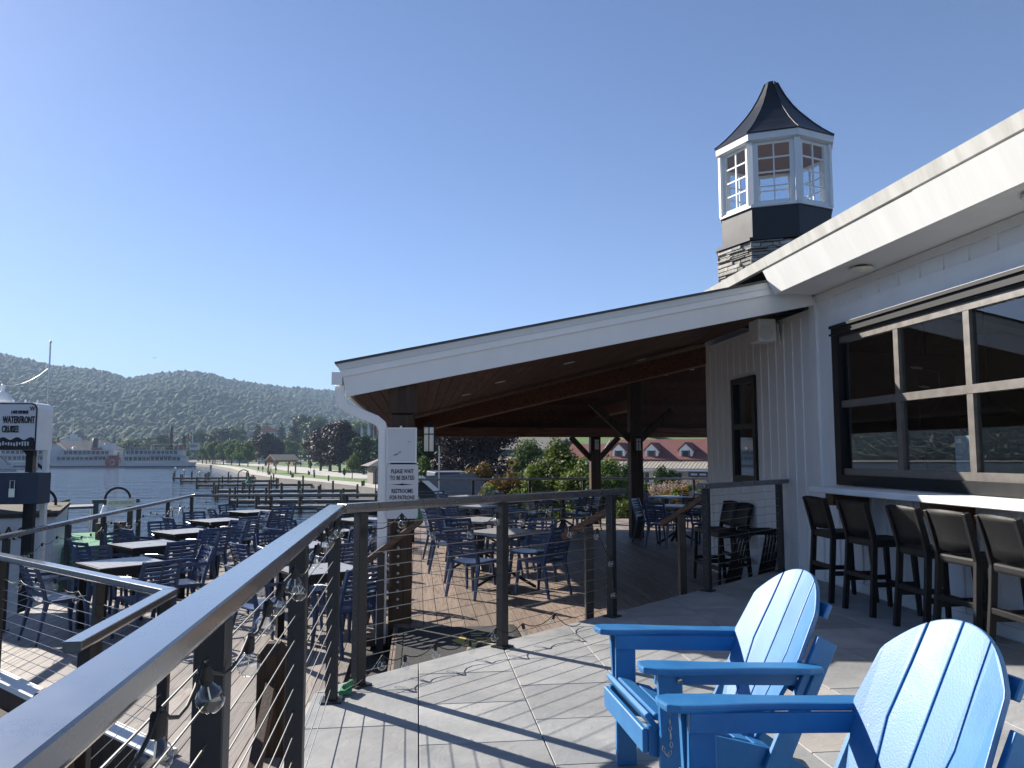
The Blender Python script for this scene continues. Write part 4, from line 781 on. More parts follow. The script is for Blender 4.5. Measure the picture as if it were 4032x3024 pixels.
# ================================================================== string lights
def bulbs(label, pts, drop=(0, 0, -1), r=.027, start=None, end=None, jitter=.25, detail=10):
    t = thing('string_lights', label, 'string lights', tuple(pts[0])); path = []
    ps = ([Vector(start)] if start else [])
    for p in pts:
        p = Vector(p); d = (Vector(drop) + Vector((random.uniform(-1, 1), random.uniform(-1, 1), 0)) * jitter).normalized(); cap = p - d * (r + .034)
        so = MB(); q = d.to_track_quat('Z', 'Y').to_matrix().to_4x4(); m_ = Matrix.Translation(p) @ q
        b = MB().lathe([(.010, -r - .002), (.013, -r * .9), (r * .75, -r * .62), (r * .97, -r * .25), (r, 0), (r * .97, r * .25), (r * .75, r * .66), (r * .4, r * .92), (.001, r)], detail); b.v = [tuple(m_ @ Vector(v)) for v in b.v]; bo = b.build('bulb', 'bulb_glass', t, world=True, smooth=True)
        so.lathe([(.010, -r - .034), (.0125, -r - .030), (.0125, -r - .006), (.010, -r + .002)], 8); so.v = [tuple(m_ @ Vector(v)) for v in so.v]; so.build('socket', 'rubber', t, world=True, smooth=True)
        fl = MB().tube([p - d * (r * .8), p + d * .002], .0016, 5); fl.build('filament', 'lamp_glass', t, world=True)
        ps.append(cap - d * .006)
    if end: ps += [Vector(e) for e in end]
    for i in range(len(ps) - 1):
        a, b = ps[i], ps[i + 1]; n_ = 5 if i else 5; sag = min(.05, .16 * (b - a).length)
        path += [a.lerp(b, k / n_) - Vector((0, 0, sag * 4 * (k / n_) * (1 - k / n_))) for k in range(n_)]
    path.append(ps[-1]); MB().tube(path, .0034, 5).build('cord', 'cable_black', t, world=True, smooth=True); return t
xl = -.405
xf = lambda y: -.352 - .0134 * y
bulbs('string of clear globe bulbs hung under the long railing', [(xf(y), y, z) for y, z in [(.62, .90), (1.0, .925), (1.20, .93), (1.52, .915), (1.87, .885), (2.07, .93), (2.24, .945), (2.60, .94), (2.70, .90), (3.12, .95), (3.47, .96), (3.71, .96), (3.95, .97), (4.3, .94)]], start=(xl, .3, 1.0))
q = NE * -.045
bulbs('string of clear globe bulbs looped along the diagonal railing', [Vector(p) + q for p in [(-.30, 4.78, .86), (-.12, 4.94, .93), (.07, 5.11, .84), (.33, 5.33, .82), (.53, 5.50, .89), (.73, 5.68, .87), (.96, 5.87, .93), (1.32, 6.18, .94)]], end=[(1.58, 6.40, .95), (1.64, 6.44, .7)])
bulbs('string of clear globe bulbs sagging down to the end post of the diagonal railing', [Vector(p) + q * 1.2 for p in [(1.15, 6.04, .74), (1.41, 6.26, .70), (1.56, 6.39, .46), (1.585, 6.42, .2)]], start=(.98, 5.9, .80))
bulbs('string of clear globe bulbs lying along the paving edge', [Vector(p) + NE * -.03 + Vector((0, 0, 0)) for p in [(-.22, 4.86, .10), (-.08, 4.98, .06), (.11, 5.14, .085), (.35, 5.35, .055), (.52, 5.49, .10), (.76, 5.70, .08), (1.0, 5.92, .10)]], end=[(1.3, 6.2, .02)], start=(-.44, 4.6, .02))
bulbs('string of clear globe bulbs along the lake railing', [(-4.5 - .055 * (y - 9.4) + .03, y, .22 + .05 * math.sin(y * 3.1)) for y in np.arange(8.9, 18.1, .42)], r=.028, detail=8)
bulbs('string of clear globe bulbs along the end railing by the docks', [(x, 18.24, .20 + .06 * math.sin(x * 2.2)) for x in np.arange(-4.7, -.5, .48)], r=.028, detail=8)
bulbs('string of clear globe bulbs along the stair well railing', [(-1.63 - d * .707 + .03, 5.5 + d * .707 + .03, .24 + .05 * math.sin(d * 4)) for d in np.arange(.35, 3.8, .38)], r=.026, detail=8)
# green hose coupling and pad at the corner posts
t = tag(MB().box(-.43, -.36, 4.60, 4.70, .004, .03).tube([(-.40, 4.6, .05), (-.36, 4.70, .05)], .018).build('hose_coupling', 'green_carpet', bevel=.005), 'small green hose coupling at the foot of the corner posts', 'hose fitting')
# ================================================================== lake, shore, hills
def water_mat():
    m = bpy.data.materials.new('lake_water'); m.use_nodes = True; nt = m.node_tree; N = nt.nodes; L = nt.links; b = N['Principled BSDF']
    b.inputs['Base Color'].default_value = (.008, .015, .018, 1); b.inputs['Roughness'].default_value = .05; b.inputs['IOR'].default_value = 1.33
    tc = N.new('ShaderNodeTexCoord'); prev = None; hs = []
    for sc_, st_, k in ((.085, (.8, 1.7, 1), 3.2), (.22, (1, 2.2, 1), 1.0), (.9, (1, 1.9, 1), .45), (3.2, (1, 1.5, 1), .12)):
        mp = N.new('ShaderNodeMapping'); mp.inputs['Scale'].default_value = st_; mp.inputs['Rotation'].default_value = (0, 0, .25); nz = N.new('ShaderNodeTexNoise'); nz.inputs['Scale'].default_value = sc_; nz.inputs['Detail'].default_value = 3; nz.inputs['Distortion'].default_value = .4
        L.new(tc.outputs['Object'], mp.inputs[0]); L.new(mp.outputs[0], nz.inputs[0]); mu = N.new('ShaderNodeMath'); mu.operation = 'MULTIPLY_ADD'; mu.inputs[1].default_value = k; L.new(nz.outputs[0], mu.inputs[0])
        if prev: L.new(prev, mu.inputs[2])
        else: mu.inputs[2].default_value = 0
        prev = mu.outputs[0]
    bp = N.new('ShaderNodeBump'); bp.inputs['Strength'].default_value = 1; bp.inputs['Distance'].default_value = .22; L.new(prev, bp.inputs['Height']); L.new(bp.outputs[0], b.inputs['Normal']); MATS['lake_water'] = m
water_mat()
struct(MB().add([(-5200, -2500, ZW), (3000, -2500, ZW), (3000, 700, ZW), (-5200, 700, ZW)], [(0, 1, 2, 3)]).build('lake', 'lake_water'))
SH = [(-5000, 505), (-600, 500), (-135, 478), (-94, 372), (-64, 280), (-40, 196), (-31, 172), (-16, 139), (-5.2, 112), (.5, 84), (2.2, 50), (1.2, 28), (.4, 21), (.4, -60)]
gpoly = SH + [(900, -60), (3200, 500), (3200, 4200), (-5000, 4200)]
def sheet(name, poly, z, m):
    import mathutils.geometry as mg
    tris = mg.tessellate_polygon([[Vector((x, y, 0)) for x, y in poly]]); o = struct(MB().add([(x, y, z) for x, y in poly], tris).build(name, m)); return o
sheet('ground', gpoly, ZG, 'earth')
mb = MB()
for i in range(len(SH) - 1): (x0, y0), (x1, y1) = SH[i], SH[i + 1]; mb.add([(x0, y0, ZW - .8), (x1, y1, ZW - .8), (x1, y1, ZG + .05), (x0, y0, ZG + .05)], [(0, 1, 2, 3)])
struct(mb.build('quay_wall', 'stone_wall'))
def offs(pts, d0, d1):
    out, inn = [], []
    for i, p in enumerate(pts):
        a = Vector(pts[max(0, i - 1)]); b = Vector(pts[min(len(pts) - 1, i + 1)]); t = (b - a).normalized(); n = Vector((-t.y, t.x)); q = Vector(p); out.append(tuple(q + n * d0)); inn.append(tuple(q + n * d1))
    return out + inn[::-1]
shp = SH[2:10]
sheet('promenade', offs(shp, 0, 5), ZG + .06, 'concrete'); sheet('lawn', offs(shp, 5, 13), ZG + .04, 'grass'); sheet('street', offs(shp, 13, 28), ZG + .03, 'concrete'); sheet('park_lawn', offs(shp[:-1], 28, 190), ZG + .025, 'grass')  # street is asphalt; its sunlit paleness is put in with concrete's lighter colour
# wooded hills
RPX = [(-1500, 1400), (-900, 1385), (-300, 1388), (0, 1402), (100, 1428), (200, 1453), (300, 1462), (400, 1474), (450, 1488), (490, 1502), (520, 1500), (560, 1492), (640, 1479), (700, 1475), (770, 1473), (830, 1482), (900, 1500), (1000, 1517), (1100, 1530), (1300, 1548), (1600, 1572), (2000, 1600), (2600, 1640), (3500, 1700), (5000, 1735)]
azs, els = [], []
for x, y in RPX:
    d = ray(x, y); azs.append(math.atan2(d.x, d.y)); els.append(math.atan2(d.z, math.hypot(d.x, d.y)))
azs = [-2.6, -1.6] + azs; els = [.08, .10] + els
def hill_z(az, r):
    el = np.interp(az, azs, els); rr = 2500 + 350 * math.sin(az * 9 + 1) ; t = min(1, max(0, (r - 760) / (rr - 760))); t = t * t * (3 - 2 * t) if t < 1 else 1
    t = .55 * t + .45 * min(1, max(0, (r - 760) / (rr - 760)))
    z = rr * math.tan(el) * t
    if r > rr: z -= (r - rr) * .18
    bm = mnoise.noise((r / 420 * math.sin(az) * 1.0, r / 420 * math.cos(az), .3)) * 38 + mnoise.noise((r / 150 * math.sin(az), r / 150 * math.cos(az), 4.1)) * 14
    return HC + ZG * 0 + z + bm * t * (1 - t) * 2.2 - 4 * (1 - t)
NA, NR = 260, 44; mb = MB(); mb.v = []
for i in range(NA + 1):
    az = -2.2 + 3.5 * i / NA
    for j in range(NR + 1): r_ = 720 + (3500 - 720) * (j / NR) ** 1.15; mb.v.append((r_ * math.sin(az), r_ * math.cos(az), hill_z(az, r_) - 5))
mb.f = [(i * (NR + 1) + j, i * (NR + 1) + j + 1, (i + 1) * (NR + 1) + j + 1, (i + 1) * (NR + 1) + j) for i in range(NA) for j in range(NR)]
mat('forest_floor', (.014, .026, .008), .95, 0, .3, .01); hl_ = struct(mb.build('hills', 'forest_floor', smooth=True))
# forest: clumps as one mass
ICO = None
def ico():
    import bmesh
    bm = bmesh.new(); bmesh.ops.create_icosphere(bm, subdivisions=1, radius=1); bm.verts.ensure_lookup_table(); v = np.array([x.co[:] for x in bm.verts]); f = np.array([[q.index for q in x.verts] for x in bm.faces]); bm.free(); return v, f
iv, if_ = ico()
def clumps(name, cen, rad, m, par=None, zs=1.0):
    n = len(cen); jit = 1 + RNG.uniform(-.42, .42, (n, len(iv), 1)); V = iv[None] * jit * np.asarray(rad)[:, None, None] * np.array([1, 1, zs]) + np.asarray(cen)[:, None]
    Fs = if_[None] + (np.arange(n) * len(iv))[:, None, None]; me = bpy.data.meshes.new(name); V = V.reshape(-1, 3); Fs = Fs.reshape(-1, 3)
    me.vertices.add(len(V)); me.vertices.foreach_set('co', V.ravel()); me.loops.add(Fs.size); me.loops.foreach_set('vertex_index', Fs.ravel()); me.polygons.add(len(Fs)); me.polygons.foreach_set('loop_start', np.arange(0, Fs.size, 3)); me.polygons.foreach_set('loop_total', np.full(len(Fs), 3)); me.update(); me.validate()
    me.materials.append(M[m]); o = link(name, me, par); return o
leaf_mat('forest_leaf', (.007, .022, .006), (.036, .066, .014), .1, .9)
cen, rad = [], []
for k in range(66000):
    if k < 44000: az = random.uniform(-.60, .12)
    else: az = random.uniform(-1.5, -.6)
    r_ = math.sqrt(random.uniform(740 ** 2, 2950 ** 2)); z = hill_z(az, r_); s_ = random.choice((1, 1, .7, 1.35)) * random.uniform(2.8, 5.8) * (.75 + .25 * r_ / 2000)
    cen.append((r_ * math.sin(az), r_ * math.cos(az), z - 3 + s_ * .35)); rad.append(s_)
fo = clumps('forest', cen, rad, 'forest_leaf', zs=1.15); fo['kind'] = 'stuff'; fo['label'] = 'dense summer forest covering the hills across the lake'

# ------------------------------------------------------------------ leaf crowns
def leaf_mesh(name, lobes, n, size, m, seed, flat=.0, hollow=.55):
    g = np.random.default_rng(seed); w_ = np.array([l[3] * l[4] * l[5] for l in lobes]) ** .67; idx = g.choice(len(lobes), n, p=w_ / w_.sum()); L_ = np.array(lobes)[idx]
    d = g.normal(size=(n, 3)); d /= np.linalg.norm(d, axis=1, keepdims=True); rr = (hollow + (1 - hollow) * g.random(n) ** .6)[:, None] * (1 + g.normal(0, .10, (n, 1)))
    c = L_[:, :3] + d * rr * L_[:, 3:6]
    nn = d + g.normal(0, .55, (n, 3)); nn[:, 2] += flat; nn /= np.linalg.norm(nn, axis=1, keepdims=True); a = np.cross(nn, g.normal(size=(n, 3))); a /= np.linalg.norm(a, axis=1, keepdims=True); b = np.cross(nn, a)
    s_ = (size * g.uniform(.6, 1.35, n))[:, None]; el = g.uniform(.5, .9, n)[:, None]
    V = np.stack([c - a * s_, c - b * s_ * el * .6 + nn * s_ * .12, c + a * s_, c + b * s_ * el * .6 + nn * s_ * .12], 1).reshape(-1, 3)
    me = bpy.data.meshes.new(name); me.vertices.add(len(V)); me.vertices.foreach_set('co', V.ravel()); Fi = np.arange(len(V)); me.loops.add(len(V)); me.loops.foreach_set('vertex_index', Fi); me.polygons.add(n); me.polygons.foreach_set('loop_start', np.arange(0, len(V), 4)); me.polygons.foreach_set('loop_total', np.full(n, 4)); me.update(); me.validate(); me.materials.append(M[m]); return me
def lobes_round(seed, w_, h0, h1, n=16):
    r = random.Random(seed); out = [(0, 0, (h0 + h1) / 2, w_ * .55, w_ * .55, (h1 - h0) * .42)]
    for k in range(n):
        t = r.random(); z = h0 + (h1 - h0) * (.08 + .84 * t); f = math.sin(PI * (.12 + .80 * t)) ** .7; a = r.uniform(0, 2 * PI); q = w_ * f * r.uniform(.35, .78); s_ = w_ * r.uniform(.22, .40); out.append((q * math.cos(a), q * math.sin(a), z, s_, s_, s_ * r.uniform(.7, 1)))
    return out
def lobes_pine(seed, w_, h0, h1):
    r = random.Random(seed); out = []
    for k in range(20):
        t = k / 19; z = h0 + (h1 - h0) * t; f = (1 - t) ** .8
        for q in range(3 if t < .8 else 1):
            a = r.uniform(0, 2 * PI); d = w_ * f * r.uniform(.3, .7); out.append((d * math.cos(a), d * math.sin(a), z + r.uniform(-.3, .3), w_ * f * .5 + .15, w_ * f * .5 + .15, .30 + .25 * f))
    return out
def tree_proto(name, label, lobes, n, size, m, trunk_h, tr, seed, cat='tree', twigs=4, flat=0):
    t = thing(name, label, cat); mb = MB(); r = random.Random(seed); top = max(l[2] for l in lobes)
    mb.tube([(0, 0, -.25), (.05, .02, trunk_h * .5), (0, .05, trunk_h), (.05, 0, trunk_h + (top - trunk_h) * .55)], [tr * 1.25, tr, tr * .8, tr * .25], 7)
    for k in range(twigs): l = r.choice(lobes); mb.tube([(0, 0, trunk_h * r.uniform(.7, 1.1)), (l[0] * .5, l[1] * .5, l[2] * .55 + trunk_h * .4), (l[0], l[1], l[2])], [tr * .45, tr * .3, tr * .1], 5)
    mb.build('trunk', 'bark', t); link('crown', leaf_mesh('crown', lobes, n, size, m, seed, flat), t); return t
PROTO = {}
def protos():
    for k in range(3):
        PROTO['round%d' % k] = tree_proto('park_tree', '-', lobes_round(k + 1, 4.2, 2.6, 10, 18), 3600, .34, 'leaf_mid', 3.2, .22, k + 10)
        PROTO['big%d' % k] = tree_proto('tall_tree', '-', lobes_round(k + 21, 5.0, 1.2, 12, 22), 4200, .40, 'leaf_dark' if k != 1 else 'leaf_mid', 3, .3, k + 30)
    for k in range(2):
        PROTO['purple%d' % k] = tree_proto('purple_maple', '-', lobes_round(k + 41, 4.9, 1.9, 11, 24), 5200, .36, 'leaf_purple', 2.6, .3, k + 50)
        PROTO['pine%d' % k] = tree_proto('pine_tree', '-', lobes_pine(k + 61, 3.0, 2.0, 15.5), 3400, .42, 'leaf_pine', 3, .25, k + 70, flat=.5)
    PROTO['light0'] = tree_proto('young_tree', '-', lobes_round(81, 2.5, 1.5, 4.8, 14), 3200, .17, 'leaf_light', 1.7, .09, 82)
    PROTO['light1'] = tree_proto('young_tree', '-', lobes_round(83, 1.9, 1.9, 5.2, 12), 2600, .17, 'leaf_mid', 1.9, .09, 84)
protos(); PU = set()
def tree(key, x, yb, ytop, label, group, D=None, zb=ZG, wid=None):
    """x, yb: pixel of the foot; ytop: pixel of the crown top"""
    p = onz(x, yb, zb) if D is None else ond(x, yb, D); p = Vector((p.x, p.y, zb)); dd = math.hypot(p.x, p.y); top = ond(x, ytop, dd).z; hh_ = {'r': 10, 'b': 12, 'p': 15.5, 'l': 5.0}[key[0]] if not key.startswith('purple') else 11.3
    s_ = (top - zb) / hh_; sx = s_ * (wid or 1) * random.uniform(.93, 1.07)
    src = PROTO[key]
    if key not in PU: PU.add(key); o = src; o.location = p; o.rotation_euler = (0, 0, random.uniform(0, 6)); o.scale = (sx, sx, s_); o['label'] = label; o['group'] = group; return o
    return dup(src, p, random.uniform(0, 6), label, group, (sx, sx, s_))
g1, g2, g3, g4 = 'trees along the promenade', 'trees of the wooded belt behind the park', 'purple maples in the park', 'trees behind the moored steamboats'
for x, yb, yt in [(812, 1827, 1742), (846, 1829, 1738), (880, 1830, 1746), (912, 1833, 1748), (942, 1836, 1742), (976, 1838, 1745)]: tree('round%d' % random.randrange(3), x, yb, yt, 'small round street tree in the row along the promenade', g1, wid=.95)
tree('purple0', 1046, 1834, 1703, 'dark purple maple behind the wooden gazebo', g3, wid=1.15); tree('purple1', 1080, 1834, 1715, 'dark purple maple just past the wooden gazebo', g3)
tree('purple0', 1262, 1854, 1690, 'lowest of three dark purple maples by the street', g3); tree('purple1', 1300, 1856, 1664, 'middle of three dark purple maples by the street', g3, wid=1.1); tree('purple0', 1338, 1861, 1658, 'tallest of three dark purple maples by the street', g3, wid=1.05)
tree('light0', 1386, 1885, 1792, 'young yellow-green tree on the lawn near the stone hut', 'young trees on the lawn'); tree('light1', 1222, 1862, 1815, 'thin young tree in front of the purple maples', 'young trees on the lawn', wid=.6); tree('light1', 1355, 1888, 1845, 'tiny sapling on the lawn near the stone hut', 'young trees on the lawn', wid=.6)
tree('big0', 1432, 1868, 1712, 'broad dark evergreen behind the stone hut', g2); tree('pine0', 1492, 1866, 1690, 'dark conifer behind the stone hut', g2, wid=1.3); tree('big2', 1415, 1862, 1760, 'low dark shrub tree behind the stone hut', g2)
for x in range(640, 1560, 46):
    xx = x + random.uniform(-14, 14); k = random.random(); yt = 1712 - 62 * min(1, max(0, (x - 640) / 420)) + random.uniform(-14, 18)
    tree(('pine%d' % random.randrange(2)) if k < .55 else 'big%d' % random.randrange(3), xx, 1815, yt, 'tall conifer in the wooded belt behind the park' if k < .55 else 'broad leafy tree in the wooded belt behind the park', g2 + (' (conifers)' if k < .55 else ' (leafy)'), D=random.uniform(520, 640), wid=1.25)
for x in range(660, 1520, 62):
    xx = x + random.uniform(-16, 16); yt = 1748 - 26 * min(1, max(0, (x - 640) / 500)) + random.uniform(-10, 14); tree(random.choice(('round0', 'round1', 'round2', 'big1')), xx, 1815, yt, 'green leafy tree at the edge of the park lawn', 'leafy trees at the park edge', D=random.uniform(400, 470), wid=1.2)
for x in range(-60, 660, 34):
    xx = x + random.uniform(-10, 10); yt = 1752 + random.uniform(-26, 14); tree(random.choice(('round0', 'round1', 'round2', 'big1', 'big2')), xx, 1815, yt, 'leafy tree on the shore behind the moored steamboats', g4, D=random.uniform(560, 650), wid=1.4)
for x in range(380, 640, 30): tree(random.choice(('big0', 'pine0', 'pine1')), x + random.uniform(-9, 9), 1815, 1722 + random.uniform(-16, 20), 'dark tall tree rising behind the paddle steamer', 'dark trees behind the paddle steamer', D=random.uniform(660, 720), wid=1.3)

# ------------------------------------------------------------------ boats
def ship(name, label, x, yw, rz_off, D, L_, decks, extra):
    p = ond(x, yw, D); az = math.atan2(p.x, p.y); t = thing(name, label, 'boat', (p.x, p.y, ZW), -az + rz_off)
    def pt(nm, m, *bx, par=t, bevel=0):
        mb = MB()
        for q in bx: mb.box(*q)
        return mb.build(nm, m, par, bevel=bevel)
    h = L_ / 2; Wd = L_ * .11
    hull = lambda z0, z1, k: MB().add([(xx, yy * (1 - .04 * (z == z0)), z) for z in (z0, z1) for xx, yy in ((-h, -Wd * .7), (-h + 3, -Wd), (h - 7, -Wd), (h - 2.5, -Wd * .6), (h + (.8 if z == z1 else 0), 0), (h - 2.5, Wd * .6), (h - 7, Wd), (-h + 3, Wd), (-h, Wd * .7))], [tuple(range(8, -1, -1)), tuple(range(9, 18))] + [(i, (i + 1) % 9, (i + 1) % 9 + 9, i + 9) for i in range(9)])
    hull(-.6, .55, 1).build('boot_stripe', 'boat_dark', t); hull(.551, decks[0][2], 1).build('hull', 'boat_white', t)
    for k, (x0, x1, z0, z1) in enumerate(decks):
        wd = Wd * (.86 - .03 * k); dk = pt('deckhouse', 'boat_white', (x0 + 1, x1 - 1, -wd, wd, z0 + .12, z1 - .14)); pt('deck_slab', 'boat_white', (x0, x1, -wd - .5, wd + .5, z1 - .138, z1))
        n = int((x1 - x0 - 3) / 1.9)
        for i in range(n): xx = x0 + 1.6 + 1.9 * i; pt('window', 'boat_dark', (xx, xx + 1.55, -wd - .03, -wd + .02, z0 + .75, z1 - .40), par=dk)
        m_ = MB()
        for i in range(int((x1 - x0) / 2.4) + 1): xx = x0 + .2 + 2.4 * i; m_.box(xx, xx + .12, -wd - .45, -wd - .33, z0, z1 - .14)
        m_.box(x0, x1, -wd - .44, -wd - .36, z0 + .9, z0 + 1.0); m_.box(x0, x1, -wd - .42, -wd - .38, z0 + .45, z0 + .52); m_.build('deck_rail', 'boat_white', t)
    extra(t, pt, h, Wd); return t
def ex1(t, pt, h, Wd):
    zt = 8.1
    m_ = MB().box(-h + 5, h - 6, -Wd * .85, -Wd * .83, zt + .9, zt + 1.0)
    for i in range(14): xx = -h + 5 + i * (2 * h - 11) / 13; m_.box(xx, xx + .1, -Wd * .85, -Wd * .83, zt, zt + 1)
    m_.build('top_rail', 'boat_white', t)
    fu = MB().lathe([(.75, zt), (.75, zt + 11.2), (.62, zt + 11.3)], 12, (5.5, 0, 0)).build('funnel', 'boat_dark', t, smooth=True); MB().lathe([(.77, zt + 7.5), (.77, zt + 9)], 12, (5.5, 0, 0)).build('funnel_band', 'red_paint', fu)
    for xx in (-13.4, -10.6): MB().lathe([(.5, zt), (.5, zt + 2.6), (.2, zt + 3), (.12, zt + 5)], 10, (xx, 0, 0)).build('stack', 'boat_dark', t)
    pt('canopy', 'boat_white', (-3, 10, -3, 3, zt + 2.6, zt + 2.75), (-2.5, -2.3, -2.8, -2.6, zt, zt + 2.6), (9.3, 9.5, -2.8, -2.6, zt, zt + 2.6)); pt('pilot_house', 'boat_white', (14, 18, -1.6, 1.6, zt, zt + 3.2), (13.6, 18.4, -1.9, 1.9, zt + 3.2, zt + 3.4)); pt('pilot_window', 'glass_dark', (14.4, 17.6, -1.65, -1.58, zt + 1.2, zt + 2.5)); pt('cabin', 'red_paint', (7.5, 11, -1.6, 1.6, zt, zt + 1.8))
    wh = MB()
    for k in range(14):
        a = 2 * PI * k / 14; c, s = math.cos(a), math.sin(a); wh.bar((-h - 3 + 2.4 * c, -2.6, 2.4 + 2.4 * s), (-h - 3 + 2.4 * c, 2.6, 2.4 + 2.4 * s), .12, 1.1, (c, 0, s)); wh.bar((-h - 3, -2.65, 2.4), (-h - 3 + 2.8 * c, -2.65, 2.4 + 2.8 * s), .2, .2, (0, 1, 0))
    for yy in (-2.7, 0, 2.7): wh.tube([(-h - 3 + 2.9 * math.cos(PI * k / 9), yy, 2.4 + 2.9 * math.sin(PI * k / 9)) for k in range(19)], .14, 5, False)
    wh.add([(-h - 3 + q * math.cos(PI * k / 9), -2.62, 2.4 + q * math.sin(PI * k / 9)) for q in (1.5, 2.75) for k in range(18)], [(k, (k + 1) % 18, (k + 1) % 18 + 18, k + 18) for k in range(18)]); wh.lathe([(.4, -2.7), (.4, 2.7)], 8); wh.v[-16:] = [(-h - 3 + v[0], v[2], 2.4 + v[1]) for v in wh.v[-16:]]; wh.build('paddle_wheel', 'red_paint', t); pt('wheel_arm', 'red_paint', (-h - 4, -h + 1, -2.9, -2.72, 2.2, 2.6), (-h - 6, -h, -2.6, 2.6, 5.3, 5.5))
    MB().tube([(15, 0, zt + 3.2), (15, 0, zt + 9)], .1, 5).build('mast', 'boat_white', t); MB().tube([(h - 4, 0, 5), (h - 4, 0, zt + 8)], .08, 5).build('flag_staff', 'boat_white', t); pt('flag', 'red_paint', (h - 3.9, h - 3.1, -.03, .03, zt + 5.4, zt + 7.6))
    text('name_lettering', 'MINNE-HA-HA', 1.5, 'ink', t, mtx((2, -Wd * .86 - .75, 4.9), (1, 0, 0), (0, 0, 1)), .02)
ship('paddle_steamer', 'white triple-deck paddle steamer with red stern wheel and black funnel', 622, 1834, R(-14), 404, 33, [(-15.5, 14, 2.3, 5.2), (-15, 12.5, 5.2, 8.1)], ex1)
def ex2(t, pt, h, Wd):
    zt = 8.0
    fu = MB().lathe([(1.35, zt), (1.2, zt + 5.6), (1.1, zt + 5.6)], 14, (3.5, 0, 0)).build('funnel', 'boat_dark', t, smooth=True); pt('wheel_house', 'boat_white', (-h + 19, -h + 24, -1.8, 1.8, zt, zt + 2.6)); m_ = MB().box(-h + 3, h - 5, -Wd * .85, -Wd * .83, zt + .9, zt + 1.0)
    for i in range(12): xx = -h + 3 + i * (2 * h - 8) / 11; m_.box(xx, xx + .1, -Wd * .85, -Wd * .83, zt, zt + 1)
    m_.build('top_rail', 'boat_white', t); MB().tube([(-h + 2, 0, 5), (-h + 2, 0, zt + 7)], .1, 5).build('flag_staff', 'boat_white', t); pt('flag', 'red_paint', (-h + 2.1, -h + 2.9, -.03, .03, zt + 3.5, zt + 6)); pt('lifebelt_locker', 'red_paint', (h - 13, h - 8, -2, 2, zt + .2, zt + 1.3)); pt('cabin', 'boat_white', (h - 7, h - 2, -2, 2, zt, zt + 3.4))
    MB().lathe([(0, zt + 1.7), (.8, zt + 1.6), (1.4, zt + .9), (.9, zt + .2)], 10, (-5, 0, 0)).build('life_raft', 'boat_white', t)
    text('name_lettering', 'MOHICAN', 1.7, 'ink', t, mtx((8, -Wd * .86 - .75, 4.75), (1, 0, 0), (0, 0, 1)), .02, 1.3)
ship('tour_ship', 'white tour ship with thick black funnel moored beyond the paddle steamer', 338, 1836, R(3), 425, 29, [(-13.8, 13, 2.4, 5.1), (-11, 12.5, 5.1, 8.0)], ex2)
def ex3(t, pt, h, Wd):
    zt = 11; MB().lathe([(1.5, zt), (1.4, zt + 6), (1.2, zt + 6)], 12, (-4, 0, 0)).build('funnel', 'boat_dark', t); pt('bridge', 'boat_white', (6, 14, -2.5, 2.5, zt, zt + 3), (9, 12, -1.5, 1.5, zt + 3, zt + 5)); MB().tube([(10, 0, zt + 5), (10, 0, zt + 14)], .15, 5).build('mast', 'boat_white', t); pt('red_deck', 'red_paint', (2, 6, -2.6, 2.6, zt, zt + 1.6))
    text('name_lettering', 'LAC DU SAINT SACREMENT', 2.0, 'ink', t, mtx((2, -Wd * .86 - .75, 4.8), (1, 0, 0), (0, 0, 1)), .02)
ship('cruise_ship', 'large white cruise ship farthest along the steamboat pier', 190, 1828, R(-4), 450, 46, [(-22, 20, 2.4, 5.4), (-21, 18, 5.4, 8.2), (-19, 15, 8.2, 11)], ex3)
def house(name, label, x, yb, D, rz, w_, d_, h_, rh, wallm, roofm, zb=ZG, hip=False, wins=3, cat='building', ov=.4, storeys=1):
    p = ond(x, yb, D); az = math.atan2(p.x, p.y); t = thing(name, label, cat, (p.x, p.y, zb), -az + rz); a, b = w_ / 2, d_ / 2
    wl = MB().box(-a, a, -b, b, 0, h_).build('wall', wallm, t)
    if not hip:
        MB().extr([(-a, -b, h_), (-a, b, h_), (-a, 0, h_ + rh)], (.12, 0, 0)).build('gable', wallm, t); MB().extr([(a, -b, h_), (a, b, h_), (a, 0, h_ + rh)], (-.12, 0, 0)).build('gable', wallm, t)
        e = rh / b
        MB().add([(s, yy, zz) for s in (-a - ov, a + ov) for yy, zz in ((-b - ov, h_ - e * ov + .02), (0, h_ + rh + .02), (b + ov, h_ - e * ov + .02), (b + ov, h_ - e * ov + .2), (0, h_ + rh + .22), (-b - ov, h_ - e * ov + .2))], [(5, 4, 3, 2, 1, 0), (6, 7, 8, 9, 10, 11), (0, 1, 7, 6), (1, 2, 8, 7), (2, 3, 9, 8), (3, 4, 10, 9), (4, 5, 11, 10), (5, 0, 6, 11)]).build('roof', roofm, t)
    else:
        q = max(0, a - b); MB().add([(-a - ov, -b - ov, h_), (a + ov, -b - ov, h_), (a + ov, b + ov, h_), (-a - ov, b + ov, h_), (-q - .05, 0, h_ + rh), (q + .05, 0, h_ + rh)], [(3, 2, 1, 0), (0, 1, 5, 4), (1, 2, 5), (2, 3, 4, 5), (3, 0, 4)]).build('roof', roofm, t)
    for s in range(storeys):
        for i in range(wins):
            xx = -a + w_ * (i + .5) / wins; z0 = h_ * (s + .35) / storeys; z1 = h_ * (s + .8) / storeys
            MB().box(xx - .5, xx + .5, -b - .05, -b + .05, z0, z1).build('window', 'glass_dark', wl); MB().box(xx - .6, xx + .6, -b - .08, -b - .051, z0 - .12, z0).build('sill', 'white_paint', wl)
    return t
house('pier_building', 'white pier shed with grey hipped roof behind the tour ship', 330, 1825, 440, 0, 34, 14, 7.5, 4, 'boat_white', 'grey_roof', hip=True, wins=8, ov=1)
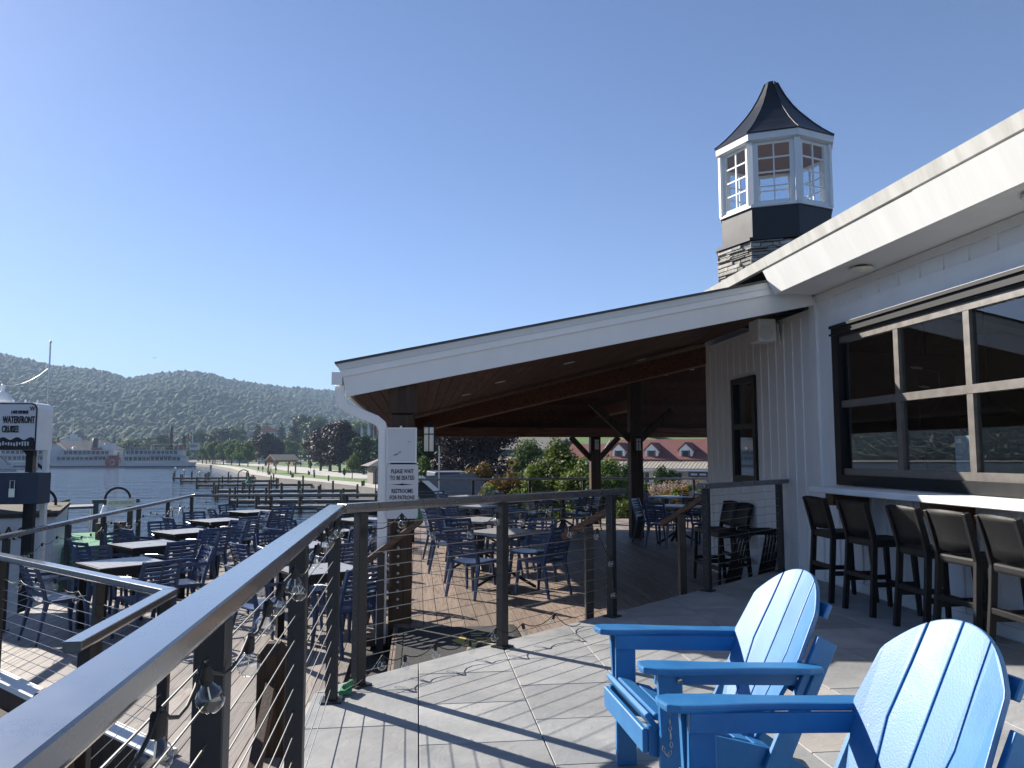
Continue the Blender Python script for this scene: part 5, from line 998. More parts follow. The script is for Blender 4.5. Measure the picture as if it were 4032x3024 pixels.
house('pier_office', 'small white gabled pier office behind the ships', 225, 1825, 432, R(80), 10, 9, 6.5, 3.4, 'boat_white', 'grey_roof', wins=3)
house('hill_house', 'pale house with red pyramid roof rising above the trees', 1052, 1815, 470, 0, 8, 8, 18.2, 3.2, 'paper', 'red_shingle', hip=True, wins=3, storeys=4, ov=1.4)
house('hidden_cottage', 'brown gabled cottage roof among the promenade trees', 935, 1815, 460, R(50), 9, 8, 6, 4.5, 'tan_roof', 'grey_roof', wins=2)
# gazebo
p = onz(1110, 1864, ZG); az = math.atan2(p.x, p.y); gz = thing('park_gazebo', 'open cedar gazebo with brown gable roof on the promenade', 'gazebo', (p.x, p.y, ZG), -az + R(24))
for i in (-1, 1):
    for j in (-1, 1): MB().cbox((i * 2.7, j * 2.2, 1.5), (.3, .3, 3.0)).build('post', 'cedar', gz); MB().bar((i * 2.6, j * 2.2, 2.1), (i * 1.9, j * 2.2, 2.9), .16, .16).build('brace', 'cedar', gz)
MB().box(-3.1, 3.1, -2.5, -2.2, 3.0, 3.4).box(-3.1, 3.1, 2.2, 2.5, 3.0, 3.4).build('beam', 'cedar', gz); MB().extr([(-3.4, -2.9, 3.3), (-3.4, 0, 4.7), (-3.4, 2.9, 3.3), (-3.4, 2.9, 3.5), (-3.4, 0, 4.92), (-3.4, -2.9, 3.5)], (6.8, 0, 0)).build('roof', 'tan_roof', gz); MB().extr([(-2.7, -2.2, 3.4), (-2.7, 2.2, 3.4), (-2.7, 0, 4.5)], (.15, 0, 0)).build('gable', 'cedar', gz)
house('stone_hut', 'small stone and stucco hut with grey hipped roof by the docks', 1530, 1902, 132, R(12), 6.2, 5, 3.0, 1.6, 'stone_wall', 'grey_roof', hip=True, wins=2, ov=1.0)
hd = house('lodge', 'pale lodge roof behind the conifers beside the flag poles', 1468, 1790, 260, R(10), 10, 8, 6.5, 3, 'paper', 'tan_roof', wins=3, storeys=2)
for x, yt, m_, lb in ((1419, 1665, 'paper', 'flag pole with a limp white flag above the trees'), (1446, 1660, 'paper', 'flag pole with a pale hanging flag beside the conifers'), (1470, 1650, 'red_paint', 'flag pole with a red striped flag nearest the gutter pipe')):
    p = ond(x, 1800, 235); t = thing('flag_pole', lb, 'flag pole', (p.x, p.y, ZG)); top = ond(x, yt, 235).z; MB().tube([(0, 0, 0), (0, 0, top - ZG)], [.09, .05], 6).build('pole', 'white_paint', t); f = MB(); n = 5; zz = top - ZG - .3; f.add([(.05 + .16 * i + .1 * math.sin(j), .08 * math.sin(i * 2 + j), zz - 3.2 * j / 4 - .5 * i) for j in range(5) for i in range(n)], [(j * n + i, j * n + i + 1, (j + 1) * n + i + 1, (j + 1) * n + i) for j in range(4) for i in range(n - 1)]).build('flag', m_, t)
# ------------------------------------------------------------------ docks with mooring piles
DK = [(1879, 680, 1260), (1891, 712, 1290), (1906, 772, 1330), (1928, 836, 1440), (1945, 846, 1530), (1968, 905, 1545), (1990, 1010, 1560)]
for i, (yy, xa, xb) in enumerate(DK):
    A, B = onz(xa, yy, -3.9), onz(xb, yy - 3, -3.9); t = thing('boat_dock', ['farthest boat dock, by the gazebo', 'second farthest boat dock', 'third boat dock from the gazebo', 'fourth boat dock from the gazebo', 'fifth boat dock from the gazebo', 'boat dock second closest to the deck railing', 'boat dock closest to the deck railing'][i] + ', with paired piles', 'dock', (A.x, A.y, ZW), 0, 'boat docks in front of the promenade'); d = (B - A); ln = d.length; d.normalize(); n = Vector((-d.y, d.x, 0))
    MB().bar(A - Vector((0, 0, .09)), B - Vector((0, 0, .09)), 1.3, .18).build('dock_deck', 'dock_wood', t, world=True); MB().bar(A - Vector((0, 0, .32)) - n * .5, B - Vector((0, 0, .32)) - n * .5, .12, .28).build('stringer', 'pile_wood', t, world=True)
    k = 0; s_ = .2
    while s_ < ln:
        for e in (-.75, .75):
            c = A + d * (s_ + random.uniform(-.2, .2)) + n * e; hp = random.uniform(.9, 1.5); MB().tube([(c.x, c.y, ZW - 1.5), (c.x, c.y, -3.9 + hp)], .15, 7).build('pile', 'pile_wood', t, world=True)
        s_ += random.uniform(3.8, 5.2)
    if i < 3:
        c = A + d * .6; o = thing('dock_light', f'slim light pole with white head on the end of the {["farthest", "second farthest", "third"][i]} dock', 'dock light', (c.x, c.y, -3.9), 0, 'dock lights'); MB().tube([(0, 0, 0), (0, 0, 2.6)], .05, 5).build('pole', 'pile_wood', o); MB().lathe([(.05, 2.3), (.25, 2.2), (.22, 1.9), (.05, 1.8)], 8).build('lamp_head', 'white_paint', o)
def gooseneck(label, x, yb, yt, D, side=1, zb=-3.9, s=1):
    p = ond(x, yb, D); top = ond(x, yt, D).z; h_ = top - zb; t = thing('gooseneck_lamp', label, 'street lamp', (p.x, p.y, zb), -math.atan2(p.x, p.y), 'gooseneck lamps'); r_ = .5 * s
    MB().tube([(0, 0, 0), (0, 0, .9)], [.12, .09], 8).build('base', 'window_black', t); MB().tube([(0, 0, .9), (0, 0, h_ - r_)] + [(side * r_ * (1 - math.cos(a)), 0, h_ - r_ + r_ * math.sin(a)) for a in [PI * k / 10 for k in range(1, 11)]] + [(side * 2 * r_, 0, h_ - r_ - .25)], .05 * s, 7).build('pole', 'window_black', t); MB().lathe([(.05, 0), (.09, -.12), (.14, -.30), (.34, -.52), (.36, -.58), (.0, -.56)], 12, (side * 2 * r_, 0, h_ - r_ - .2)).build('shade', 'green_carpet' if s == 1 else 'white_paint', t, smooth=True); MB().lathe([(.0, -.78), (.15, -.72), (.2, -.60)], 10, (side * 2 * r_, 0, h_ - r_ - .2)).build('globe', 'lamp_glass', t, smooth=True)
gooseneck('gooseneck lamp with green shade on the docks past the lake railing', 934, 1985, 1850, 82); gooseneck('gooseneck lamp with green shade on the docks beside the downspout', 1478, 1985, 1835, 84); gooseneck('gooseneck lamp arching over the name sign on the wharf', 512, 1985, 1920, 33, -1, ZG, .85); gooseneck('small gooseneck lamp behind the white sign pole', 208, 2200, 1925, 24, -1, ZW, .7)
gooseneck('gooseneck lamp in front of the reddish shrubs', 1898, 1900, 1824, 46, -1, ZG); gooseneck('gooseneck lamp beside the yellow diamond sign', 1957, 1900, 1814, 52, -1, ZG)
# ------------------------------------------------------------------ people, cars, street lamps
def person(label, x, yf, top, bot, pose=0):
    p = onz(x, yf, ZG + .06); t = thing('person', label, 'person', (p.x, p.y, ZG + .06), random.uniform(0, 6), 'people on the promenade')
    me = bpy.data.meshes.new('body'); st_ = .16 + .12 * pose
    V = [(0, 0, .95), (0, 0, 1.2), (0, 0, 1.42), (0, 0, 1.52), (0, 0, 1.66), (.2, 0, 1.42), (.26, .03, 1.15), (.24, .12, .90), (-.2, 0, 1.42), (-.26, -.03, 1.15), (-.24, -.12 + .2 * pose, .92), (.1, 0, .9), (.11, st_, .48), (.11, st_ * 1.1, .06), (.11, st_ * 1.1 + .14, .04), (-.1, 0, .9), (-.11, -st_, .48), (-.11, -st_ * 1.4, .06), (-.11, -st_ * 1.4 + .14, .04)]
    Eg = [(0, 1), (1, 2), (2, 3), (3, 4), (2, 5), (5, 6), (6, 7), (2, 8), (8, 9), (9, 10), (0, 11), (11, 12), (12, 13), (13, 14), (0, 15), (15, 16), (16, 17), (17, 18)]
    rd = [.15, .15, .15, .055, .10, .06, .045, .035, .06, .045, .035, .09, .065, .045, .04, .09, .065, .045, .04]
    me.from_pydata(V, Eg, []); me.update(); ob = bpy.data.objects.new('body', me); COL.objects.link(ob); sk = ob.modifiers.new('s', 'SKIN'); sv = me.skin_vertices[0].data
    for i, q in enumerate(rd): sv[i].radius = (q, q * .8)
    sv[0].use_root = True; su = ob.modifiers.new('u', 'SUBSURF'); su.levels = 1
    bpy.context.view_layer.update(); m2 = bpy.data.meshes.new_from_object(ob.evaluated_get(bpy.context.evaluated_depsgraph_get())); bpy.data.objects.remove(ob); m2.materials.clear()
    for q in (top, bot, 'skin'): m2.materials.append(M[q])
    for f in m2.polygons: z = f.center.z; f.material_index = 2 if z > 1.5 else (0 if z > .95 else 1)
    link('body', m2, t); MB().lathe([(.0, .02), (.08, .0), (.115, -.06), (.11, -.13)], 10, (0, -.01, 1.80)).build('hair', 'bark', t, smooth=True)
mat('cloth_dark', (.02, .025, .04), .9); mat('cloth_blue', (.08, .12, .25), .9); mat('cloth_light', (.5, .5, .5), .9); mat('cloth_tan', (.3, .24, .18), .9)
for x, y, a, b, l, q in [(1017, 1862, 'cloth_dark', 'cloth_dark', 'walker in dark clothes on the promenade left of the gazebo', 1), (1034, 1862, 'cloth_dark', 'cloth_tan', 'walker in dark top and tan trousers beside another dark-clad walker', 1), (1053, 1868, 'cloth_light', 'cloth_blue', 'walker in pale top and blue trousers near the gazebo', 0), (1066, 1866, 'cloth_blue', 'cloth_dark', 'walker in blue top near the gazebo', 1), (1086, 1867, 'cloth_dark', 'cloth_light', 'walker in dark top and pale trousers at the gazebo post', 0), (1236, 1878, 'cloth_blue', 'cloth_blue', 'person in blue standing by the low wall on the lawn', 0), (855, 1827, 'cloth_dark', 'cloth_dark', 'distant walker under the street trees, nearer the ships', 1), (866, 1828, 'cloth_dark', 'cloth_dark', 'distant walker under the street trees, farther from the ships', 0)]: person(l, x, y, a, b, q)
def car(label, p, rz, col):
    t = thing('parked_car', label, 'car', p, rz, 'parked cars'); pr = [(-2.2, .35), (-2.25, .75), (-2.1, .95), (-1.5, 1.02), (-1.0, 1.42), (.3, 1.46), (1.05, 1.0), (2.0, .85), (2.25, .65), (2.25, .35)]
    m_ = MB(); 
    m_.extr([(x, -.88, z) for x, z in pr], (0, 1.76, 0)).build('body', col, t, bevel=.06, seg=2); 
    for s in (-1, 1): MB().extr([(-1.35, s * .885, 1.03), (-.95, s * .885, 1.36), (.25, s * .885, 1.40), (.85, s * .885, 1.03)], (0, s * .008, 0)).build('side_window', 'glass_dark', t)
    MB().add([(.36, -.72, 1.44), (.36, .72, 1.44), (1.06, .78, 1.025), (1.06, -.78, 1.025)], [(0, 1, 2, 3)]).build('windscreen', 'glass_dark', t)
    for x in (-1.35, 1.4):
        for s in (-1, 1): w_ = MB().lathe([(.32, -.1), (.32, .1)], 14); w_.v = [(x + v[0], s * .8 + v[2], .32 + v[1]) for v in w_.v]; wo = w_.build('wheel', 'rubber', t); r_ = MB().lathe([(.19, -.11), (.19, .11)], 10); r_.v = [(x + v[0], s * .8 + v[2], .32 + v[1]) for v in r_.v]; r_.build('rim', 'steel', wo)
    for s in (-1, 1): MB().cbox((2.24, s * .62, .68), (.05, .3, .12)).build('headlight', 'lamp_glass', t)
mat('car_dark', (.02, .022, .03), .25, .3, coat=1); mat('car_white', (.7, .72, .72), .3, coat=1); mat('car_silver', (.35, .36, .38), .3, .5, coat=1)
for x, y, c, l in [(1255, 1836, 'car_silver', 'silver car parked on the street behind the purple maples'), (1287, 1838, 'car_dark', 'dark car parked on the street behind the purple maples'), (1172, 1831, 'car_dark', 'dark car driving on the street past the gazebo'), (885, 1822, 'car_white', 'white car parked beyond the street trees'), (930, 1825, 'car_silver', 'silver car parked beyond the street trees')]: p = onz(x, y, ZG + .03); car(l, (p.x, p.y, ZG + .03), R(random.uniform(120, 135)), c)
car('white car parked on the drive below the covered deck', (7.5, 38.5, -3.05), R(10), 'car_white')
for x, y, l in ((1183, 1838, 'street lamp with two white globes behind the gazebo'), (1155, 1836, 'street lamp with two white globes just left of the gazebo roof'), (1215, 1842, 'street lamp with two white globes by the thin young tree')):
    p = onz(x, y, ZG + .03); t = thing('globe_lamp', l, 'street lamp', (p.x, p.y, ZG + .03), 0, 'globe street lamps'); MB().tube([(0, 0, 0), (0, 0, 4.2)], [.13, .07], 7).build('post', 'window_black', t); MB().bar((-.5, 0, 3.9), (.5, 0, 3.9), .08, .08).build('arm', 'window_black', t)
    for s in (-1, 1): MB().lathe([(.05, 0), (.25, .12), (.3, .3), (.22, .5), (0, .56)], 10, (s * .5, 0, 3.95)).build('globe', 'lamp_glass', t, smooth=True)
t = tag(MB().add([(x, y, z) for x, y, z in [(-.6, 0, .12), (-.2, .03, 0), (0, .15, .02), (0, -.15, .02), (.2, .03, 0), (.6, 0, .14), (0, .3, 0), (0, -.25, 0)]], [(0, 2, 6), (0, 3, 2), (5, 2, 3), (5, 6, 2), (2, 7, 3), (0, 1, 3), (4, 5, 3)]).build('gull', 'cloth_light'), 'tiny gull gliding in the pale sky above the hills', 'bird'); t.location = ond(608, 1410, 180)
# ------------------------------------------------------------------ wharf on the left: sign, tour boat, name frame
def wp(x, y, D): return ond(x, y, D)
c = wp(100, 1678, 13.2); az = math.atan2(c.x, c.y); wsg = thing('cruise_sign', 'white rounded box sign lettered Lake George Waterfront Cruises on posts', 'sign', (c.x, c.y, ZG), -az - R(28))
zs0 = wp(100, 1772, 13.2).z - ZG; zs1 = wp(100, 1584, 13.2).z - ZG; W2 = .95; fx = .17
def rr_poly(x0, x1, z0, z1, r_, y): 
    o = []
    for cx_, cz_, a0 in ((x1 - r_, z1 - r_, 0), (x0 + r_, z1 - r_, 90)):
        for k in range(6): a = R(a0 + 18 * k); o.append((cx_ + r_ * math.cos(a), y, cz_ + r_ * math.sin(a)))
    return o + [(x0, y, z0), (x1, y, z0)]
MB().extr(rr_poly(-2 * W2 + fx, fx, zs0, zs1, .10, 0), (0, .42, 0)).build('cabinet', 'white_paint', wsg); MB().extr(rr_poly(-2 * W2 + fx + .012, fx - .012, zs0 + .002, zs1 - .012, .09, -.006), (0, .005, 0)).build('outline', 'ink', wsg); MB().extr(rr_poly(-2 * W2 + fx + .03, fx - .03, zs0 + .13, zs1 - .03, .075, -.012), (0, .005, 0)).build('face', 'paper', wsg)
wv = [(fx - .03, -.018, zs0 + .01)] + [(fx - .03 - k * .02, -.018, zs0 + .165 + .02 * math.sin(k * .66)) for k in range(92)] + [(fx - .03 - 91 * .02, -.018, zs0 + .01)]
MB().extr(wv, (0, .005, 0)).build('wave_band', 'ink', wsg)
HS = zs1 - zs0
for body, xx, zz, s_, al_ in (('LAKE GEORGE', fx - .13, zs0 + .79 * HS, .058, 'RIGHT'), ('WATERFRONT', fx - .035, zs0 + .625 * HS, .14, 'RIGHT'), ('CRUISES', fx - .25, zs0 + .43 * HS, .135, 'RIGHT')): text('lettering', body, s_, 'ink', wsg, mtx((xx, -.02, zz), (1, 0, 0), (0, 0, 1)), .004, (.47 if s_ > .1 else .62), al_, .003)
text('lettering', 'W', .09, 'ink', wsg, mtx((fx - .075, -.02, zs0 + .86 * HS), (1, 0, 0), (0, 0, 1)), .003, .8); rs_ = random.Random(5)
for k in range(26): MB().box(fx - .12 - .038 * k, fx - .10 - .038 * k, -.024, -.0185, zs0 + .075 - rs_.uniform(0, .02), zs0 + .10 + rs_.uniform(0, .025)).build('small_print', 'paper', wsg)
MB().box(-.05, .05, .15, .25, -1, zs0 - .002).box(-1.5, -1.4, .15, .25, -1, zs0 - .002).build('post', 'window_black', wsg); MB().box(.13, .20, .26, .33, -1, zs0 - .002).build('pole', 'white_paint', wsg)
for k in range(4): MB().lathe([(0, .05), (.015, .04), (.015, 0)], 6, (-.02 - .17 * k + .12, .1, zs1)).build('bolt', 'white_paint', wsg)
c = wp(75, 1922, 13.0); z0, z1 = wp(75, 1985, 13).z, wp(75, 1862, 13).z; bx_ = thing('display_cabinet', 'dark metal display cabinet with padlock between the sign posts', 'cabinet', (c.x, c.y, ZG), -az - R(28)); MB().box(-1.1, .28, -.05, .30, z0 - ZG, z1 - ZG).build('case', 'navy_wall', bx_, bevel=.01); MB().box(-.10, -.02, -.07, -.051, z0 - ZG + .1, z0 - ZG + .22).build('padlock', 'steel', bx_); MB().tube([(-.09, -.06, z0 - ZG + .22), (-.09, -.06, z0 - ZG + .33), (-.03, -.06, z0 - ZG + .33), (-.03, -.06, z0 - ZG + .22)], .006, 5).build('shackle', 'steel', bx_); MB().box(.10, .18, .05, .13, -1, z0 - ZG).box(-1.0, -.92, .05, .13, -1, z0 - ZG).build('post', 'window_black', bx_)
p = wp(188, 1800, 16); fp = thing('flag_staff_pole', 'tall thin grey pole rising above the white box sign', 'pole', (p.x, p.y, ZG)); tp = wp(199, 1346, 16); MB().tube([(0, 0, 0), (tp.x - p.x, tp.y - p.y, tp.z - ZG)], [.024, .014], 7).build('staff', 'steel', fp); MB().lathe([(0, .03), (.03, 0), (0, -.03)], 8, (tp.x - p.x, tp.y - p.y, tp.z - ZG)).build('finial', 'boat_white', fp); a = wp(189, 1452, 16) - Vector((p.x, p.y, ZG)); b = wp(-80, 1485, 16) - Vector((p.x, p.y, ZG)); MB().tube([a.lerp(b, k / 8) - Vector((0, 0, .22 * 4 * (k / 8) * (1 - k / 8))) for k in range(9)], .006, 5).build('rope', 'boat_white', fp)
p = wp(8, 1600, 14.5); t = thing('barn_lamp', 'white enamel barn lamp on a short stem above the box sign', 'lamp', (p.x, p.y, p.z - .5)); MB().lathe([(.02, .85), (.035, .82), (.03, .74), (.06, .72), (.16, .60), (.17, .56), (.0, .58)], 14).build('shade', 'white_paint', t, smooth=True); MB().tube([(0, 0, 0), (0, 0, .6)], .02, 6).build('stem', 'bark', t); MB().tube([(0, 0, 0), (-1.2, .3, -.6), (-1.3, .3, ZG - p.z + .5)], .03, 6).build('bracket_pole', 'window_black', t)
# tour boat alongside
c = wp(60, 2060, 21); az = math.atan2(c.x, c.y); tb_ = thing('tour_boat', 'white two-deck tour boat lettered Adirondac with outside stairs', 'boat', (c.x, c.y, ZW), -az - R(6)); zr = c.z - ZW + .12
MB().extr([(-9, 0, -.4), (.55, 0, -.4), (.78, 0, zr), (-9, 0, zr)], (0, 4.5, 0)).build('hull', 'boat_white', tb_); MB().box(-9, .82, -.06, 4.56, zr + .001, zr + .09).build('rub_rail', 'bark', tb_)
text('name_lettering', 'ADIRONDAC', .42, 'boat_dark', tb_, mtx((.30, -.02, zr - .36), (1, 0, 0), (0, 0, 1)), .008, .95, 'RIGHT', .004); text('port_lettering', 'NY 7052-E', .2, 'boat_dark', tb_, mtx((-.25, -.012, zr - 1.2), (1, 0, 0), (0, 0, 1)), .006, .8, 'RIGHT'); 
MB().box(-9, -1.6, .8, 4.2, zr + .09, zr + 2.3).build('deckhouse', 'boat_white', tb_)
for k in range(3): MB().box(-8 + 2 * k, -6.8 + 2 * k, .76, .83, zr + .9, zr + 1.8).build('window', 'glass_dark', tb_)
MB().box(-9, .4, .2, 4.3, zr + 2.301, zr + 2.42).build('upper_deck', 'boat_white', tb_)
for fl in range(1):
    s0 = zr + .1 + fl * 2.32
    for k in range(8): MB().box(-1.35 + .0 + k * .21, -1.1 + k * .21, .5 - .3 * fl + .25, 1.3, s0 + 2.1 - k * .27, s0 + 2.15 - k * .27).build('stair_tread', 'paper', tb_)
    for s in (.72 - .3 * fl, 1.32): MB().bar((-1.4, s, s0 + 2.2), (.45, s, s0 + .05), .05, .22).build('stair_stringer', 'boat_white', tb_)
    MB().tube([(-1.4, .7, s0 + 3.0), (.45, .7, s0 + .95)], .03, 5).tube([(.45, .7, s0), (.45, .7, s0 + .95)], .03, 5).build('stair_rail', 'window_black', tb_)
for k in range(5): MB().tube([(.3 - 1.9 * k, .3, zr + .1), (.3 - 1.9 * k, .3, zr + 2.3)], .05, 6).build('stanchion', 'boat_white', tb_)
MB().tube([(-9, .25, zr + 1.1), (.35, .25, zr + 1.1)], .025, 5).build('guard_rail', 'boat_white', tb_)
# name frame over the gangway
A = wp(378, 1990, 30); B = wp(512, 1985, 30); nf = thing('name_frame', 'dark gangway frame carrying a pale Adirondac name board', 'sign', (A.x, A.y, ZG), math.atan2(B.y - A.y, B.x - A.x)); ww = math.hypot(B.x - A.x, B.y - A.y); zz = A.z - ZG
MB().box(-.08, .08, -.08, .08, -1, zz + .06).build('post', 'navy_wall', nf); MB().box(ww - .08, ww + .10, -.08, .08, -1, zz + .22).build('post', 'pile_wood', nf); MB().box(-.12, ww + .3, -.06, .06, zz + .061, zz + .19).build('beam', 'navy_wall', nf); MB().box(.32, 1.22, -.10, -.062, zz - .06, zz + .20).build('name_board', 'light_grey_plastic', nf, bevel=.02); text('lettering', 'ADIRONDAC', .17, 'green_carpet', nf, mtx((.77, -.102, zz + .07), (1, 0, 0), (0, 0, 1)), .004, .8)
# floating wharf with clutter
p = wp(290, 2135, 26); t = thing('green_float', 'green carpeted floating wharf beyond the lake railing', 'dock', (p.x, p.y, ZW)); zf = p.z - ZW
a, b, c_, d_ = [wp(x, y, D) for x, y, D in ((150, 2150, 24.5), (440, 2172, 24.5), (430, 2128, 29), (165, 2108, 29))]
MB().add([(q.x - p.x, q.y - p.y, z) for z in (-.4, zf) for q in (a, b, c_, d_)], [(3, 2, 1, 0), (4, 5, 6, 7), (0, 1, 5, 4), (1, 2, 6, 5), (2, 3, 7, 6), (3, 0, 4, 7)]).build('deck_pad', 'green_carpet', t)
for i, (x, D) in enumerate(((205, 27.5), (235, 27.8), (395, 26.5), (465, 25), (490, 28))):
    yb, yt = 2160, (2040, 2030, 2060, 2055, 2070)[i]; q = wp(x, yb, D); tp = wp(x, yt, D).z; tag(MB().tube([(q.x, q.y, ZW - 1.5), (q.x + random.uniform(-.05, .05), q.y, tp)], .16, 9).build('mooring_pile', 'pile_wood'), ['thick mooring pile beside the tour boat stern', 'thick mooring pile under the davit frame', 'thick mooring pile at the edge of the green float', 'leaning mooring pile right of the green float', 'short mooring pile behind the leaning one'][i], 'pile', 'mooring piles at the wharf')
p = wp(225, 2060, 29); t = thing('davit_frame', 'rusty davit frame with ropes standing on the wharf', 'davit', (p.x, p.y, ZW)); h_ = wp(225, 1970, 29).z - ZW; MB().tube([(0, 0, 0), (-.1, 0, h_)], .07, 6).build('davit_post', 'red_paint', t); MB().tube([(-.45, 0, h_ - .2), (.35, 0, h_)], .035, 5).tube([(-.45, 0, h_ - .2), (-.4, 0, 1)], .03, 5).tube([(.3, 0, h_), (.25, 0, 1)], .03, 5).build('davit_arm', 'pile_wood', t); MB().tube([(-.1, -.08, h_ - .9), (-.25, -.1, h_ - 1.3), (-.12, -.1, h_ - 1.6), (0, -.1, h_ - 1.2), (-.1, -.08, h_ - .9)], .03, 5).build('rope_coil', 'cable_black', t)
p = wp(270, 2030, 31); t = thing('small_boat', 'small canopied work boat moored past the green float', 'boat', (p.x, p.y, ZW), .3); hh_ = wp(270, 2003, 31).z - ZW; MB().extr([(-1.6, -.8, 0), (1.4, -.7, 0), (2.2, 0, .6), (1.4, .7, 0), (-1.6, .8, 0)], (0, 0, .7)).build('hull', 'boat_white', t); MB().add([(-.8, -.7, hh_), (.8, -.7, hh_ + .03), (.8, .7, hh_ + .03), (-.8, .7, hh_), (-.8, -.7, hh_ + .08), (.8, -.7, hh_ + .11), (.8, .7, hh_ + .11), (-.8, .7, hh_ + .08)], [(3, 2, 1, 0), (4, 5, 6, 7), (0, 1, 5, 4), (1, 2, 6, 5), (2, 3, 7, 6), (3, 0, 4, 7)]).build('canopy', 'navy_wall', t)
for s in (-1, 1):
    for u in (-.7, .7): MB().tube([(u, s * .62, .6), (u, s * .62, hh_)], .025, 5).build('canopy_pole', 'steel', t)
p = wp(588, 2095, 24); tag(MB().lathe([(.18, 0), (.26, .05), (.26, .5), (.12, .62), (.1, .72)], 10, (p.x, p.y, -4.0)).tube([(p.x, p.y, -4.0), (p.x, p.y, -5.5)], .2, 8).box(p.x - .6, p.x + .6, p.y - .3, p.y + .3, -4.02, p.z - .3).build('yellow_locker', 'yellow_paint', bevel=.03), 'yellow equipment locker by the water past the lake railing', 'locker')
p = wp(690, 2050, 27); t = thing('dock_ladder', 'bright steel ladder with curved grab rails on the wharf edge', 'ladder', (p.x, p.y, ZW)); tp = wp(690, 1998, 27).z - ZW
for s in (-.16, .16): MB().tube([(s, -.9, 1.2), (s, -.25, tp - .4), (s, -.1, tp - .05), (s, .1, tp), (s, .25, tp - .2), (s, .7, -.5)], .025, 6).build('grab_rail', 'steel', t, smooth=True)
for k in range(5): MB().tube([(-.16, -.3 - .14 * k, tp - .6 - .35 * k), (.16, -.3 - .14 * k, tp - .6 - .35 * k)], .018, 5).build('rung', 'steel', t)
# ------------------------------------------------------------------ land behind the pavilion
bk = [(5.0, 21.2), (60, 21.2), (60, 33), (4.6, 33), (4.0, 27)]
struct(MB().prism(bk, ZG - .2, -1.35).build('planting_bank', 'grass')); struct(MB().prism([(-.5, 24), (4.3, 24), (4.2, 34), (60, 34), (60, 44), (1.6, 44)], ZG - .2, -3.06).build('drive', 'concrete'))
lw = MB(); XS = np.linspace(14, 140, 10); YS = np.linspace(118, 230, 10); lw.v = [(x + .05 * y, y, ZG + .1 + 11.5 * min(1, max(0, (y - 118) / 75)) ** 1.1 * min(1, max(0, (x + 2) / 16))) for y in YS for x in XS]; lw.f = [(j * 10 + i, j * 10 + i + 1, (j + 1) * 10 + i + 1, (j + 1) * 10 + i) for j in range(9) for i in range(9)]; struct(lw.build('sloping_lawn', 'grass', smooth=True))
# red-roofed restaurant
p = ond(2640, 1890, 104); az = math.atan2(p.x, p.y); rb_ = thing('red_roof_building', 'long white building with red shingle roof, dormers and tan metal porch roof', 'building', (p.x, p.y, ZG), -az - R(16)); zz = lambda y: ond(2640, y, 104).z - ZG
ze, zr_, zp = zz(1812), zz(1742), zz(1846)
wl = MB().box(-9.6, 14, 0, 9, 0, ze).build('wall', 'white_siding', rb_); MB().extr([(-9.9, -.4, ze - .1), (-9.9, 4.5, zr_ + .3), (-9.9, 9.4, ze - .1), (-9.9, 9.4, ze + .1), (-9.9, 4.5, zr_ + .5), (-9.9, -.4, ze + .1)], (24.2, 0, 0)).build('roof', 'red_shingle', rb_); MB().extr([(-9.62, 0, ze), (-9.62, 9, ze), (-9.62, 4.5, zr_ + .3)], (.2, 0, 0)).build('gable', 'white_siding', rb_); MB().extr([(-9.98, -.5, ze - .2), (-9.98, 4.5, zr_ + .28), (-9.98, 4.5, zr_ + .52), (-9.98, -.5, ze + .1)], (.06, 0, 0)).build('bargeboard', 'white_paint', rb_)
po = MB().add([(-6.8, -3.0, zp), (14, -3.0, zp), (14, .02, ze - .1), (-6.8, .02, ze - .1), (-6.8, -3.0, zp + .1), (14, -3.0, zp + .1), (14, .02, ze), (-6.8, .02, ze)], [(3, 2, 1, 0), (4, 5, 6, 7), (0, 1, 5, 4), (1, 2, 6, 5), (2, 3, 7, 6), (3, 0, 4, 7)]).build('porch_roof', 'tan_roof', rb_)
for k in range(44): xx = -6.75 + k * .48; MB().bar((xx, -3.0, zp + .12), (xx, 0, ze + .02), .05, .05).build('roof_seam', 'light_grey_plastic', po)
MB().box(-6.8, 14, -3.05, -2.95, zp - .22, zp - .01).build('porch_fascia', 'white_paint', rb_)
for k in range(7): MB().box(-6.6 + 3.3 * k, -6.4 + 3.3 * k, -2.95, -2.75, 0, zp - .2).build('porch_post', 'white_paint', rb_)
for k in range(8): xx = -6.2 + 2.2 * k; MB().box(xx, xx + 1.1, -.06, .02, zp - 2.3, zp - .5).build('window', 'glass_dark', wl); MB().box(xx + .52, xx + .58, -.08, -.061, zp - 2.3, zp - .5).box(xx, xx + 1.1, -.08, -.061, zp - 1.35, zp - 1.28).build('muntin', 'white_paint', wl)
for k in range(4):
    xx = -7.2 + 4.6 * k; dm = MB().box(xx - .85, xx + .85, .35, 3.6, ze - .1, ze + 1.35).extr([(xx - .85, .35, ze + 1.35), (xx + .85, .35, ze + 1.35), (xx, .35, ze + 2.15)], (0, 3.3, 0)).build('dormer', 'white_siding', rb_)
    MB().extr([(xx - 1.05, .2, ze + 1.2), (xx, .2, ze + 2.2), (xx + 1.05, .2, ze + 1.2), (xx + 1.05, .2, ze + 1.36), (xx, .2, ze + 2.36), (xx - 1.05, .2, ze + 1.36)], (0, 4.2, 0)).build('dormer_roof', 'red_shingle', rb_); MB().box(xx - .36, xx + .36, .30, .348, ze + .25, ze + 1.25).build('dormer_window', 'glass_dark', dm); MB().box(xx - .56, xx - .38, .29, .347, ze + .2, ze + 1.28).box(xx + .38, xx + .56, .29, .347, ze + .2, ze + 1.28).build('shutter', 'grey_roof', dm)
MB().box(3.2, 8.0, -3.1, -3.06, zp - .95, zp - .25).build('sign_board', 'boat_dark', rb_); 
